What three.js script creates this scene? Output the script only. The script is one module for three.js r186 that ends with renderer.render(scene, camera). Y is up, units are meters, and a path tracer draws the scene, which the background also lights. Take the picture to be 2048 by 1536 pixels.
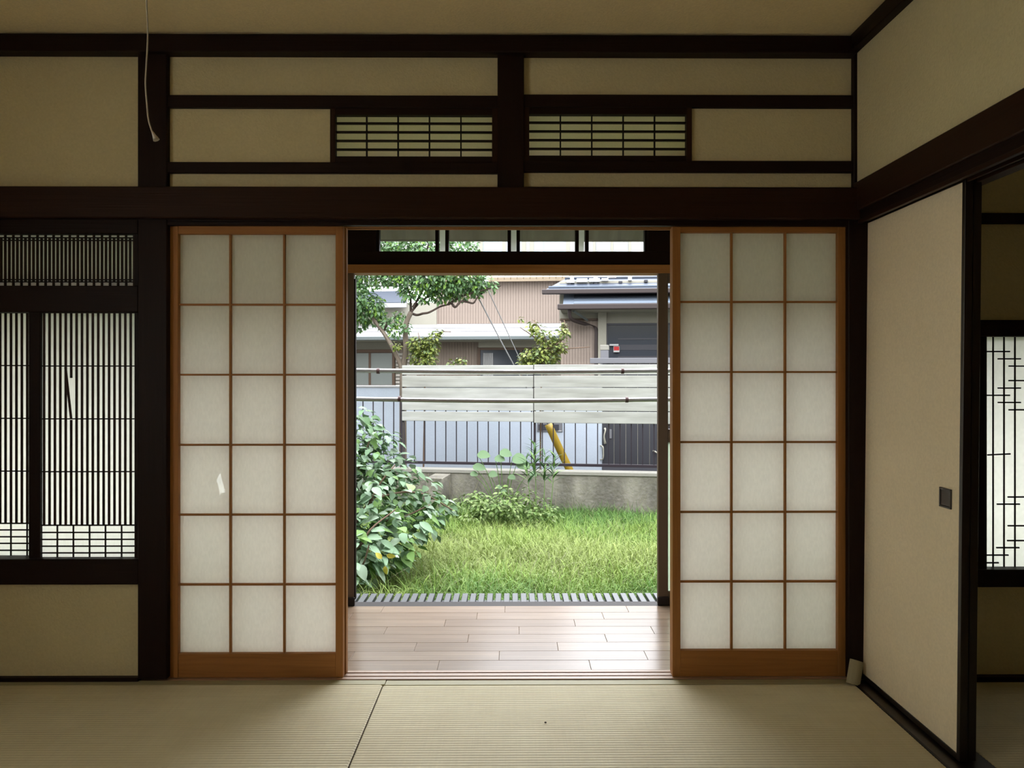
import * as THREE from 'three';
import { mergeGeometries } from 'three/addons/utils/BufferGeometryUtils.js';

// ------------------------------------------------------------------ camera, sky, exposure
const FOCAL = 1510, CX = 1035, CY = 752, YAW = 0.0061;
const EYE = new THREE.Vector3(0, 1.18, 2.93);
const scene = new THREE.Scene();
const camera = new THREE.PerspectiveCamera(2 * Math.atan(768 / FOCAL) * 180 / Math.PI, 2048 / 1536, 0.05, 200);
camera.position.copy(EYE);
camera.rotation.y = -YAW;
camera.setViewOffset(2048, 1536, 1024 - CX, 768 - CY, 2048, 1536);

const SKY_STRENGTH = 12;
{ // bright hazy overcast, a little brighter overhead, the same all round
  const W = 16, H = 64, data = new Float32Array(W * H * 4);
  for (let r = 0; r < H; r++) for (let q = 0; q < W; q++) {
    const s = Math.sin(((r + 0.5) / H - 0.5) * Math.PI), l = s > 0 ? 0.85 + 0.15 * s : 0.4;
    data.set([l * 0.97, l * 1.0, l * 1.04, 1], (r * W + q) * 4);
  }
  const t = new THREE.DataTexture(data, W, H, THREE.RGBAFormat, THREE.FloatType);
  t.mapping = THREE.EquirectangularReflectionMapping; t.magFilter = t.minFilter = THREE.LinearFilter; t.wrapS = THREE.RepeatWrapping;
  t.needsUpdate = true;
  scene.background = t; scene.backgroundIntensity = SKY_STRENGTH;
}
const renderer = new THREE.WebGLRenderer({ antialias: true });
renderer.toneMapping = THREE.LinearToneMapping;
renderer.toneMappingExposure = 1.0;
renderer.shadowMap.enabled = true;

// ------------------------------------------------------------------ helpers
function rng(seed) { let s = seed >>> 0; return () => { s = (s + 0x6d2b79f5) >>> 0; let t = Math.imul(s ^ (s >>> 15), 1 | s); t = (t + Math.imul(t ^ (t >>> 7), 61 | t)) ^ t; return ((t ^ (t >>> 14)) >>> 0) / 4294967296; }; }
const lerp = (a, b, t) => a + (b - a) * t, V = (x, y, z) => new THREE.Vector3(x, y, z);

// frames: the house stands square to the world; the street beyond the garden runs at a slight angle
const HOUSE = { o: V(0, 0, 0), turn: 0 };
const STREET = { o: V(0, 0, -5.74), turn: -0.15 };
const LANE = { o: V(0, 0, -5.74), turn: -0.10 };
for (const f of [HOUSE, STREET, LANE]) { f.m = new THREE.Matrix4().makeRotationY(f.turn).setPosition(f.o); f.inv = f.m.clone().invert(); }
// survey: where a sight line of the photograph meets the plane z = const of a frame
function at(px, py, z, frame = HOUSE) {
  const d = V((px - CX) / FOCAL, (CY - py) / FOCAL, -1).applyAxisAngle(V(0, 1, 0), -YAW);
  const e = EYE.clone().applyMatrix4(frame.inv);
  d.applyAxisAngle(V(0, 1, 0), -frame.turn);
  return e.addScaledVector(d, (z - e.z) / d.z);
}
function span(px0, py0, px1, py1, z, frame = HOUSE) {
  const mx = (px0 + px1) / 2, my = (py0 + py1) / 2;
  return { x: [at(px0, my, z, frame).x, at(px1, my, z, frame).x], y: [at(mx, py1, z, frame).y, at(mx, py0, z, frame).y] };
}

const names = {};
function numbered(n) { const k = names[n] = (names[n] ?? -1) + 1; return k ? `${n}_${String(k).padStart(3, '0')}` : n; }
const baseOf = new Map();
function tag(o, label, category, extra = {}) { o.userData = { label, category, ...extra }; return o; }
function thing(name, label, category, base, { frame = HOUSE, group, kind, lean = 0 } = {}) {
  const g = new THREE.Group(); g.name = /_\d+$/.test(name) ? name : numbered(name);
  const b = Array.isArray(base) ? V(...base) : base;
  g.position.copy(b.clone().applyMatrix4(frame.m)); g.rotation.set(0, frame.turn, lean);
  baseOf.set(g, b); scene.add(g);
  tag(g, label, category);
  if (group) g.userData.group = group;
  if (kind) g.userData.kind = kind;
  return g;
}
function put(parent, name, geo, material, pos = null, { label, kind } = {}) {
  const m = new THREE.Mesh(geo, material); m.name = name;
  m.castShadow = m.receiveShadow = true;
  const b = baseOf.get(parent) ?? V(0, 0, 0);
  if (pos) m.position.copy(pos).sub(b); else m.position.copy(b).negate();
  baseOf.set(m, pos ? pos.clone() : V(0, 0, 0));
  if (label) m.userData.label = label;
  if (kind) m.userData.kind = kind;
  parent.add(m);
  return m;
}
// chamfered box, uv in metres with u along the grain (the longest side)
const boxCache = new Map();
function cbox(w, h, d, c = 0.0015) {
  c = Math.min(c, w / 4, h / 4, d / 4);
  const key = [w, h, d, c].map((x) => x.toFixed(4)).join();
  if (boxCache.has(key)) return boxCache.get(key);
  const H = [w / 2, h / 2, d / 2], long = w >= h && w >= d ? 0 : h >= d ? 1 : 2;
  const P = (s, a) => [0, 1, 2].map((i) => s[i] * (H[i] - (i === a ? 0 : c)));
  const pos = [], nor = [], uv = [], S = [-1, 1], jit = (w * 7.13 + h * 3.71 + d * 11.9) % 1;
  const poly = (pts) => {
    const A = V(...pts[0]), n = V(...pts[1]).sub(A).cross(V(...pts[2]).sub(A)).normalize();
    const mid = pts.reduce((m, p) => m.add(V(...p)), V(0, 0, 0));
    if (n.dot(mid) < 0) { pts.reverse(); n.negate(); }
    const ax = [Math.abs(n.x), Math.abs(n.y), Math.abs(n.z)], na = ax.indexOf(Math.max(...ax));
    const ua = na === long ? (na + 1) % 3 : long, va = 3 - na - ua;
    for (let i = 1; i < pts.length - 1; i++) for (const p of [pts[0], pts[i], pts[i + 1]]) { pos.push(...p); nor.push(n.x, n.y, n.z); uv.push(p[ua] + jit, p[va] + jit * 3.3 + na * 0.37); }
  };
  for (let a = 0; a < 3; a++) {
    const b = (a + 1) % 3, e = (a + 2) % 3;
    for (const s of S) poly([[-1, -1], [1, -1], [1, 1], [-1, 1]].map(([q, r]) => { const t = []; t[a] = s; t[b] = q; t[e] = r; return P(t, a); }));
    if (c > 1e-5) for (const q of S) for (const r of S) poly([-1, 1].flatMap((s) => { const t = []; t[a] = s; t[b] = q; t[e] = r; return s < 0 ? [P(t, b), P(t, e)] : [P(t, e), P(t, b)]; }));
  }
  if (c > 1e-5) for (const x of S) for (const y of S) for (const z of S) poly([0, 1, 2].map((a) => P([x, y, z], a)));
  const g = new THREE.BufferGeometry();
  g.setAttribute('position', new THREE.Float32BufferAttribute(pos, 3)); g.setAttribute('normal', new THREE.Float32BufferAttribute(nor, 3)); g.setAttribute('uv', new THREE.Float32BufferAttribute(uv, 2));
  boxCache.set(key, g);
  return g;
}
function box(parent, name, x, y, z, material, c, opt) {
  return put(parent, name, cbox(Math.abs(x[1] - x[0]), Math.abs(y[1] - y[0]), Math.abs(z[1] - z[0]), c), material, V((x[0] + x[1]) / 2, (y[0] + y[1]) / 2, (z[0] + z[1]) / 2), opt);
}
// one box that is a top-level object itself
function solo(name, label, category, x, y, z, material, { c, frame = HOUSE, kind, group } = {}) {
  const p = V((x[0] + x[1]) / 2, (y[0] + y[1]) / 2, (z[0] + z[1]) / 2);
  const m = new THREE.Mesh(cbox(Math.abs(x[1] - x[0]), Math.abs(y[1] - y[0]), Math.abs(z[1] - z[0]), c), material);
  m.name = /_\d+$/.test(name) ? name : numbered(name); m.castShadow = m.receiveShadow = true;
  m.position.copy(p.applyMatrix4(frame.m)); m.rotation.y = frame.turn; scene.add(m);
  tag(m, label, category); if (kind) m.userData.kind = kind; if (group) m.userData.group = group;
  return m;
}
let trims = 0;
const trim = (label, category, x, y, z, material, o = {}) => solo(`trim_${++trims}`, label, category, x, y, z, material, { kind: 'structure', ...o });
// a bar from a to b
function bar(parent, name, a, b, w, d, material, c = 0.001) {
  const dir = b.clone().sub(a), len = dir.length();
  const m = put(parent, name, cbox(w, len, d, c), material, a.clone().add(b).multiplyScalar(0.5));
  m.quaternion.setFromUnitVectors(V(0, 1, 0), dir.normalize());
  return m;
}
// a tapering tube through points with radii
function tube(points, radii, sides = 8, caps = true) {
  const curve = new THREE.CatmullRomCurve3(points), n = Math.max(2, (points.length - 1) * 4), pos = [], uv = [], idx = [];
  const fr = curve.computeFrenetFrames(n, false); let run = 0, last = null;
  for (let i = 0; i <= n; i++) {
    const t = i / n, p = curve.getPoint(t), k = t * (radii.length - 1), r = lerp(radii[Math.floor(k)], radii[Math.min(radii.length - 1, Math.floor(k) + 1)], k % 1);
    if (last) run += p.distanceTo(last); last = p;
    for (let j = 0; j <= sides; j++) {
      const a = (j / sides) * Math.PI * 2;
      const q = p.clone().addScaledVector(fr.normals[i], Math.cos(a) * r).addScaledVector(fr.binormals[i], Math.sin(a) * r);
      pos.push(q.x, q.y, q.z); uv.push(run, (j / sides) * Math.PI * 2 * radii[0]);
    }
  }
  const R = sides + 1;
  for (let i = 0; i < n; i++) for (let j = 0; j < sides; j++) idx.push(i * R + j, (i + 1) * R + j, i * R + j + 1, i * R + j + 1, (i + 1) * R + j, (i + 1) * R + j + 1);
  if (caps) for (const [i, flip] of [[0, 1], [n, 0]]) for (let j = 1; j < sides - 1; j++) { const b = i * R; idx.push(...(flip ? [b, b + j, b + j + 1] : [b, b + j + 1, b + j])); }
  const g = new THREE.BufferGeometry();
  g.setAttribute('position', new THREE.Float32BufferAttribute(pos, 3)); g.setAttribute('uv', new THREE.Float32BufferAttribute(uv, 2)); g.setIndex(idx); g.computeVertexNormals();
  return g;
}
// outline in x and y, extruded along z from z0 to z1
function slab(points, z0, z1, bevel = 0) {
  const s = new THREE.Shape(points.map((p) => new THREE.Vector2(p[0], p[1])));
  const g = new THREE.ExtrudeGeometry(s, { depth: z1 - z0, bevelEnabled: bevel > 0, bevelSize: bevel, bevelThickness: bevel, bevelSegments: 1, curveSegments: 8 });
  g.translate(0, 0, z0);
  return g;
}

// ------------------------------------------------------------------ textures: grain, fibre, stains
const hash = (x, y, s) => { let h = Math.imul(x | 0, 374761393) + Math.imul(y | 0, 668265263) + Math.imul(s | 0, 1274126177); h = Math.imul(h ^ (h >>> 13), 1274126177); return ((h ^ (h >>> 16)) >>> 0) / 4294967296; };
function vnoise(x, y, px, py, s) {
  const ix = Math.floor(x), iy = Math.floor(y), fx = x - ix, fy = y - iy, u = fx * fx * (3 - 2 * fx), v = fy * fy * (3 - 2 * fy);
  const m = (a, p) => ((a % p) + p) % p, h = (a, b) => hash(m(a, px), m(b, py), s);
  return lerp(lerp(h(ix, iy), h(ix + 1, iy), u), lerp(h(ix, iy + 1), h(ix + 1, iy + 1), u), v);
}
function fbm(u, v, fx, fy, s, oct = 4) { let a = 0.5, t = 0, n = 0; for (let i = 0; i < oct; i++) { t += a * vnoise(u * fx, v * fy, fx, fy, s + i); n += a; a *= 0.5; fx *= 2; fy *= 2; } return t / n; }
function texture(w, h, f, rep = [1, 1]) {
  const d = new Uint8Array(w * h * 4);
  for (let y = 0; y < h; y++) for (let x = 0; x < w; x++) {
    let c = f((x + 0.5) / w, (y + 0.5) / h); if (typeof c === 'number') c = [c, c, c];
    const o = (y * w + x) * 4; for (let k = 0; k < 3; k++) d[o + k] = Math.max(0, Math.min(255, c[k] * 255)); d[o + 3] = 255;
  }
  const t = new THREE.DataTexture(d, w, h); t.wrapS = t.wrapT = THREE.RepeatWrapping; t.magFilter = THREE.LinearFilter; t.minFilter = THREE.LinearMipmapLinearFilter; t.generateMipmaps = true; t.repeat.set(...rep); t.needsUpdate = true;
  return t;
}
const T = {
  wood: texture(512, 256, (u, v) => { const w = fbm(u, v, 2, 24, 3, 4), f = fbm(u, v, 6, 90, 9, 2), r = 0.5 + 0.5 * Math.sin((v * 14 + fbm(u, v, 2, 4, 5, 3) * 5) * 6.283); return 0.62 + 0.22 * w + 0.1 * f + 0.06 * r; }, [0.9, 4]),
  woodBump: texture(512, 256, (u, v) => 0.6 * fbm(u, v, 3, 60, 21, 3) + 0.4 * fbm(u, v, 8, 120, 4, 2), [0.9, 4]),
  plaster: texture(512, 512, (u, v) => 0.82 + 0.12 * fbm(u, v, 90, 90, 31, 3) + 0.06 * fbm(u, v, 4, 4, 35, 4), [1.6, 1.6]),
  plasterBump: texture(512, 512, (u, v) => fbm(u, v, 110, 110, 41, 3), [1.6, 1.6]),
  washi: texture(512, 512, (u, v) => 0.88 + 0.09 * fbm(u, v, 60, 24, 51, 3) + 0.03 * fbm(u, v, 5, 5, 57, 3), [3, 3]),
  rush: texture(512, 512, (u, v) => { const a = fbm(u, v, 200, 6, 61, 2), b = fbm(u, v, 3, 40, 65, 3), c = fbm(u, v, 6, 6, 67, 4); const k = 0.8 + 0.06 * a + 0.05 * b + 0.09 * c; return [k, k * (0.985 + 0.03 * c), k * (0.95 + 0.07 * c)]; }, [1.3, 1.3]),
  plank: texture(512, 256, (u, v) => { const w = fbm(u, v, 3, 30, 73, 4), f = fbm(u, v, 10, 110, 79, 2); const k = 0.6 + 0.3 * w + 0.1 * f; return [k, k * 0.98, k * 0.95]; }, [1.1, 4]),
  weathered: texture(512, 256, (u, v) => { const w = fbm(u, v, 3, 14, 83, 5), b = fbm(u, v, 5, 5, 87, 4); const k = 0.42 + 0.34 * w + 0.26 * b; return [k, k * (1.0 + 0.02 * (b - 0.5)), k * (0.96 + 0.06 * w)]; }, [0.7, 2.2]),
  concrete: texture(512, 512, (u, v) => { const s = fbm(u, v, 14, 3, 91, 5), g = fbm(u, v, 60, 60, 95, 3), m = fbm(u, v, 6, 6, 97, 4); const k = 0.16 + 0.66 * Math.pow(s, 1.3) + 0.16 * g + 0.14 * m; return [k, k * (0.96 + 0.05 * m), k * (0.86 + 0.12 * g)]; }, [0.5, 0.9]),
  concreteBump: texture(256, 256, (u, v) => fbm(u, v, 40, 40, 99, 4), [1, 1]),
  siding: texture(256, 64, (u, v) => 0.9 + 0.08 * fbm(u, v, 40, 2, 103, 3) + 0.02 * fbm(u, v, 100, 20, 105, 1), [0.5, 0.5]),
  soil: texture(256, 256, (u, v) => { const k = fbm(u, v, 20, 20, 107, 5); return [0.5 + 0.4 * k, 0.5 + 0.45 * k, 0.4 + 0.35 * k]; }, [0.6, 0.6]),
  bark: texture(256, 256, (u, v) => 0.45 + 0.5 * fbm(u, v, 5, 26, 113, 4), [1.2, 3]),
};
const lin = (r, g, b) => new THREE.Color().setRGB(r, g, b);
function mat(name, color, roughness, more = {}) { const m = new THREE.MeshPhysicalMaterial({ color: lin(...color), roughness, metalness: 0, ...more }); m.name = name; return m; }
const M = {
  dark: mat('dark_stained_wood', [0.014, 0.0055, 0.004], 0.5, { map: T.wood, bumpMap: T.woodBump, bumpScale: 0.0006, specularIntensity: 0.28 }),
  darkRed: mat('dark_red_wood', [0.03, 0.012, 0.007], 0.45, { map: T.wood, bumpMap: T.woodBump, bumpScale: 0.0006, specularIntensity: 0.28 }),
  lacquer: mat('dark_lacquered_wood', [0.016, 0.009, 0.006], 0.35, { map: T.wood }),
  cedar: mat('amber_cedar', [0.42, 0.185, 0.055], 0.55, { map: T.wood, bumpMap: T.woodBump, bumpScale: 0.0004, specularIntensity: 0.5 }),
  warmRearWall: mat('unseen_rear_wall_boards', [0.5, 0.31, 0.13], 0.8, { map: T.wood }),
  sill: mat('red_brown_sill_wood', [0.42, 0.26, 0.17], 0.4, { map: T.wood, bumpMap: T.woodBump, bumpScale: 0.0003 }),
  border: mat('greenish_border_wood', [0.42, 0.38, 0.22], 0.6, { map: T.wood }),
  plaster: mat('sand_plaster', [0.66, 0.59, 0.37], 0.95, { map: T.plaster, bumpMap: T.plasterBump, bumpScale: 0.0012 }),
  ceiling: mat('ceiling_paper', [0.88, 0.73, 0.44], 0.95, { map: T.plaster, bumpMap: T.plasterBump, bumpScale: 0.0008 }),
  fusuma: mat('sliding_panel_paper', [0.92, 0.8, 0.6], 0.9, { map: T.plaster, bumpMap: T.plasterBump, bumpScale: 0.0006 }),
  washi: mat('washi_paper', [0.93, 0.905, 0.85], 1, { map: T.washi, transmission: 0.66, thickness: 0, specularIntensity: 0.2, side: THREE.DoubleSide }),
  washiThin: mat('thin_window_paper', [0.93, 0.9, 0.82], 1, { map: T.washi, transmission: 0.9, thickness: 0, specularIntensity: 0.2, side: THREE.DoubleSide }),
  washiOld: mat('yellowed_transom_paper', [0.99, 0.85, 0.6], 1, { map: T.washi, transmission: 0.95, thickness: 0, specularIntensity: 0.2, side: THREE.DoubleSide }),
  tatami: mat('woven_rush', [0.66, 0.59, 0.4], 0.72, { map: T.rush }),
  tatamiSide: mat('straw_mat_side', [0.35, 0.28, 0.14], 0.9),
  plank: mat('veranda_plank', [0.3, 0.215, 0.16], 0.24, { map: T.plank, bumpMap: T.woodBump, bumpScale: 0.0001, specularIntensity: 0.44 }),
  plankB: mat('veranda_plank_pale', [0.33, 0.24, 0.18], 0.24, { map: T.plank, bumpMap: T.woodBump, bumpScale: 0.0001, specularIntensity: 0.44 }),
  plankC: mat('veranda_plank_deep', [0.27, 0.19, 0.14], 0.24, { map: T.plank, bumpMap: T.woodBump, bumpScale: 0.0001, specularIntensity: 0.44 }),
  gap: mat('dark_joint', [0.12, 0.07, 0.045], 0.8),
  bronze: mat('bronze_sash', [0.12, 0.08, 0.055], 0.45, { specularIntensity: 0.5 }),
  rubber: mat('black_rubber', [0.02, 0.014, 0.014], 0.6),
  glass: mat('clear_glass', [0.97, 0.985, 0.98], 0, { transmission: 1, thickness: 0, ior: 1.5 }),
  frosted: mat('frosted_glass', [0.5, 0.6, 0.46], 0.85, { transmission: 0.85, thickness: 0, side: THREE.DoubleSide }),
  whiteGlass: mat('white_obscured_glass', [0.92, 0.9, 0.91], 1, { transmission: 0.9, thickness: 0, specularIntensity: 0.3 }),
  whiteBar: mat('white_strip', [0.75, 0.72, 0.73], 0.5),
  soffit: mat('grey_soffit', [0.38, 0.38, 0.37], 0.8, { map: T.weathered }),
  deck: mat('grey_aluminium', [0.045, 0.048, 0.054], 0.45, { metalness: 0.25 }),
  steel: mat('stainless_pole', [0.42, 0.41, 0.42], 0.28, { metalness: 0.85 }),
  collar: mat('brown_plastic', [0.1, 0.06, 0.06], 0.5),
  fence: mat('dark_bronze_fence', [0.02, 0.015, 0.02], 0.45),
  board: mat('weathered_grey_board', [0.304, 0.304, 0.283], 0.85, { specularIntensity: 0.4, map: T.weathered, bumpMap: T.woodBump, bumpScale: 0.001 }),
  boardB: mat('weathered_pale_board', [0.333, 0.333, 0.318], 0.85, { specularIntensity: 0.4, map: T.weathered, bumpMap: T.woodBump, bumpScale: 0.001 }),
  concrete: mat('stained_concrete', [0.237, 0.224, 0.200], 0.95, { specularIntensity: 0.4, map: T.concrete, bumpMap: T.concreteBump, bumpScale: 0.006 }),
  coping: mat('pale_concrete', [0.198, 0.19, 0.167], 0.9, { specularIntensity: 0.4, map: T.plaster, bumpMap: T.concreteBump, bumpScale: 0.002 }),
  blueWhite: mat('blue_white_render', [0.357, 0.398, 0.463], 0.85, { specularIntensity: 0.4, map: T.plaster }),
  white: mat('white_paint', [0.304, 0.304, 0.304], 0.6),
  charcoal: mat('charcoal_door', [0.032, 0.032, 0.038], 0.5, { specularIntensity: 0.4 }),
  charcoalRib: mat('charcoal_rib', [0.057, 0.057, 0.068], 0.5),
  cream: mat('cream_render', [0.251, 0.239, 0.198], 0.9, { specularIntensity: 0.4, map: T.plaster }),
  handle: mat('cream_metal', [0.285, 0.274, 0.228], 0.4),
  slateGrey: mat('grey_post_stone', [0.114, 0.114, 0.125], 0.8),
  beige: mat('beige_siding', [0.213, 0.171, 0.144], 0.8, { specularIntensity: 0.4, map: T.siding }),
  beigeDeep: mat('beige_siding_lower', [0.19, 0.152, 0.125], 0.8, { specularIntensity: 0.4, map: T.siding }),
  whiteRoof: mat('white_metal_roof', [0.296, 0.293, 0.304], 0.5),
  gutter: mat('brown_gutter', [0.03, 0.022, 0.021], 0.5),
  greyGutter: mat('grey_gutter', [0.1, 0.115, 0.115], 0.6),
  roof: mat('blue_grey_metal_roof', [0.042, 0.05, 0.068], 0.5),
  roofPale: mat('pale_blue_flashing', [0.09, 0.11, 0.14], 0.5),
  tile: mat('tan_roof_tile', [0.266, 0.213, 0.152], 0.8),
  brownFrame: mat('brown_window_frame', [0.076, 0.049, 0.034], 0.5),
  houseGlass: mat('house_glass', [0.03, 0.034, 0.042], 0.12, { specularIntensity: 0.35 }),
  greyGlass: mat('obscured_glass', [0.137, 0.152, 0.144], 0.3),
  blueGlass: mat('pale_blue_glass', [0.19, 0.236, 0.274], 0.15),
  curtain: mat('pale_curtain', [0.228, 0.228, 0.228], 0.9),
  louver: mat('white_louver', [0.285, 0.266, 0.236], 0.7),
  red: mat('red_plate', [0.285, 0.011, 0.011], 0.5),
  yellow: mat('yellow_guard', [0.274, 0.179, 0.008], 0.45),
  wire: mat('steel_wire', [0.1, 0.1, 0.1], 0.6, { specularIntensity: 0.4 }),
  insulator: mat('pale_insulator', [0.228, 0.258, 0.266], 0.3),
  soil: mat('garden_soil', [0.046, 0.042, 0.023], 1, { specularIntensity: 0.4, map: T.soil }),
  asphalt: mat('street_asphalt', [0.076, 0.076, 0.076], 0.95, { map: T.soil }),
  bark: mat('bark', [0.16, 0.129, 0.103], 0.9, { specularIntensity: 0.4, map: T.bark, bumpMap: T.bark, bumpScale: 0.006 }),
  barkDark: mat('dark_bark', [0.065, 0.046, 0.038], 0.9, { map: T.bark }),
  twig: mat('twig', [0.114, 0.076, 0.053], 0.85),
  leaf: mat('blue_green_leaf', [0.211, 0.323, 0.202], 0.5, { transmission: 0.3, thickness: 0, specularIntensity: 0.3, side: THREE.DoubleSide }),
  leafB: mat('mid_green_leaf', [0.162, 0.283, 0.080], 0.5, { transmission: 0.35, thickness: 0, specularIntensity: 0.3, side: THREE.DoubleSide }),
  leafC: mat('pale_leaf', [0.310, 0.396, 0.294], 0.45, { transmission: 0.25, thickness: 0, specularIntensity: 0.3, side: THREE.DoubleSide }),
  leafW: mat('weed_leaf', [0.1, 0.16, 0.08], 0.6, { transmission: 0.2, thickness: 0, specularIntensity: 0.3, side: THREE.DoubleSide }),
  leafDark: mat('dark_narrow_leaf', [0.05, 0.1, 0.045], 0.6, { transmission: 0.2, thickness: 0, specularIntensity: 0.3, side: THREE.DoubleSide }),
  leafY: mat('yellow_leaf', [0.452, 0.388, 0.065], 0.6, { transmission: 0.3, thickness: 0, specularIntensity: 0.3, side: THREE.DoubleSide }),
  foliage: mat('foliage', [1, 1, 1], 0.6, { transmission: 0.35, thickness: 0, specularIntensity: 0.3, side: THREE.DoubleSide }),
  grass: mat('grass_blade', [1, 1, 1], 0.6, { transmission: 0.4, thickness: 0, specularIntensity: 0.3, side: THREE.DoubleSide }),
  cord: mat('white_cord', [0.42, 0.39, 0.34], 0.8),
  card: mat('cream_card', [0.33, 0.3, 0.2], 0.8),
  speck: mat('black_speck', [0.02, 0.02, 0.02], 0.9),
  metalDark: mat('dark_metal_pull', [0.06, 0.05, 0.045], 0.4, { metalness: 0.5 }),
};

for (const n of ['fence', 'gutter', 'greyGutter', 'roof', 'roofPale', 'whiteRoof', 'charcoalRib', 'collar', 'rubber', 'slateGrey', 'brownFrame', 'tile', 'white', 'louver', 'handle', 'twig', 'barkDark', 'red']) M[n].specularIntensity = 0.4;

// ------------------------------------------------------------------ the room shell
const ROOM_L = -2.62, ROOM_R = 1.36, ROOM_B = 3.66, SIDE_R = 4.3, CEIL = 2.5, WALL_Z0 = -0.1, FACADE = -0.98;
const structure = (name, label, category, base, o = {}) => thing(name, label, category, base, { kind: 'structure', ...o });
{ // tatami: ribs of the weave run from left to right, every 15.4 mm
  const floor = structure('floor', 'pale green woven tatami floor without cloth borders', 'floor', [0, 0, 1.5]);
  box(floor, 'subfloor', [ROOM_L - 0.1, SIDE_R + 0.1], [-0.2, -0.06], [-0.1, ROOM_B + 0.1], M.gap, 0);
  const mats = new Map();
  const tatami = (x0, x1, z0, z1, y = 0) => {
    const w = x1 - x0 - 0.003, d = z1 - z0 - 0.003, key = w.toFixed(3) + d.toFixed(3);
    if (!mats.has(key)) {
      const n = Math.round(d / 0.0154), k = 6, pos = [], uv = [], idx = [], R = 0.006;
      const prof = [[-d / 2, -0.055], [-d / 2, -R]];
      for (let i = 0; i <= n * k; i++) { const t = i / k, e = Math.min(1, Math.min(i, n * k - i) / 4); prof.push([-d / 2 + (d * i) / (n * k), -R * (1 - e) - 0.0018 * (1 - Math.abs(Math.sin(t * Math.PI))) * e]); }
      prof.push([d / 2, -R], [d / 2, -0.055]);
      const xs = [[-w / 2, -0.004], [-w / 2 + 0.006, 0], [w / 2 - 0.006, 0], [w / 2, -0.004]];
      for (const [z, y] of prof) for (const [x, dy] of xs) { pos.push(x, y + dy, z); uv.push(x, z); }
      for (let i = 0; i < prof.length - 1; i++) for (let j = 0; j < 3; j++) { const a = i * 4 + j; idx.push(a, a + 4, a + 1, a + 1, a + 4, a + 5); }
      const g = new THREE.BufferGeometry(); g.setAttribute('position', new THREE.Float32BufferAttribute(pos, 3)); g.setAttribute('uv', new THREE.Float32BufferAttribute(uv, 2)); g.setIndex(idx); g.computeVertexNormals();
      mats.set(key, g);
    }
    put(floor, 'tatami_mat', mats.get(key), M.tatami, V((x0 + x1) / 2, y, (z0 + z1) / 2));
  };
  const XR = 1.312, S = -0.497;
  tatami(S, XR, 0.038, 0.955); tatami(ROOM_L, S, 0.034, 0.955, 0.002);
  for (const [z0, z1] of [[0.955, 1.865], [1.865, 2.775], [2.775, 3.66]]) { tatami(S, XR, z0, z1); tatami(ROOM_L, S, z0, z1); }
  for (const [z0, z1] of [[0.02, 0.93], [0.93, 1.84], [1.84, 2.75], [2.75, 3.66]]) tatami(1.46, 3.28, z0, z1), tatami(3.28, SIDE_R, z0, z1);
}
structure('ceiling', 'plain beige ceiling over the tatami room', 'ceiling', [0, CEIL, 1.8]);
{ const c = scene.getObjectByName('ceiling'); box(c, 'ceiling_board', [ROOM_L - 0.12, SIDE_R + 0.12], [CEIL, CEIL + 0.1], [WALL_Z0, ROOM_B + 0.12], M.ceiling, 0); }

// back wall, measured on the photograph: [left, top, right, bottom]
const wallBack = structure('wall_back', 'sand plaster panels between dark beams above and beside the paper doors', 'wall', [0, 0, -0.05]);
const PL = -330; // left end of the wall, in the same measure
for (const [a, b, c, d] of [[PL, 103, 277, 374], [332, 104, 997, 191], [1046, 104, 1712, 191], [332, 214, 662, 326], [1381, 213, 1712, 323], [332, 345, 997, 376], [1046, 343, 1712, 374], [PL, 1168, 277, 1362]]) {
  const s = span(a, b, c, d, -0.025); box(wallBack, 'plaster_panel', s.x, s.y, [-0.085, -0.025], M.plaster, 0);
}
const beam = (label, cat, a, b, c, d, zf, zb = WALL_Z0, m = M.dark, ch = 0.003) => { const s = span(a, b, c, d, zf); return trim(label, cat, s.x, s.y, [zb, zf], m, { c: ch }); };
beam('thick dark pillar between the slatted window and the left paper door', 'pillar', 275, 62, 334, 1359, 0.0);
beam('short dark post between the two lattice transoms above the doors', 'post', 995, 100, 1048, 376, 0.0);
beam('thin dark corner post beside the upper right plaster', 'post', 1708, 95, 1726, 374, 0.0);
beam('dark corner post beside the right paper door', 'post', 1697, 440, 1738, 1359, 0.0);
beam('dark ceiling moulding along the top of the back wall', 'moulding', PL, 68, 1716, 103, 0.03);
{ const s = span(PL, 373, 1722, 436, 0.032); trim('broad dark beam running across the back wall above the doors', 'beam', s.x, s.y, [WALL_Z0, 0.032], M.darkRed, { c: 0.004 }); }
beam('upper dark rail above the left lattice transom', 'rail', 333, 190, 996, 215, -0.006);
beam('upper dark rail above the right lattice transom', 'rail', 1047, 189, 1709, 214, -0.006);
beam('lower dark rail below the left lattice transom', 'rail', 333, 324, 996, 346, -0.006);
beam('lower dark rail below the right lattice transom', 'rail', 1047, 321, 1709, 344, -0.006);
beam('dark head rail above the small slatted transom at left', 'rail', PL, 432, 276, 467, -0.004);
beam('dark rail between the slatted transom and the slatted window', 'rail', PL, 571, 276, 624, -0.004);
beam('thick dark window sill under the slatted window', 'sill', PL, 1119, 276, 1170, 0.004);
beam('thin dark skirting under the lower left plaster', 'skirting', PL, 1357, 276, 1367, 0.0);
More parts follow.
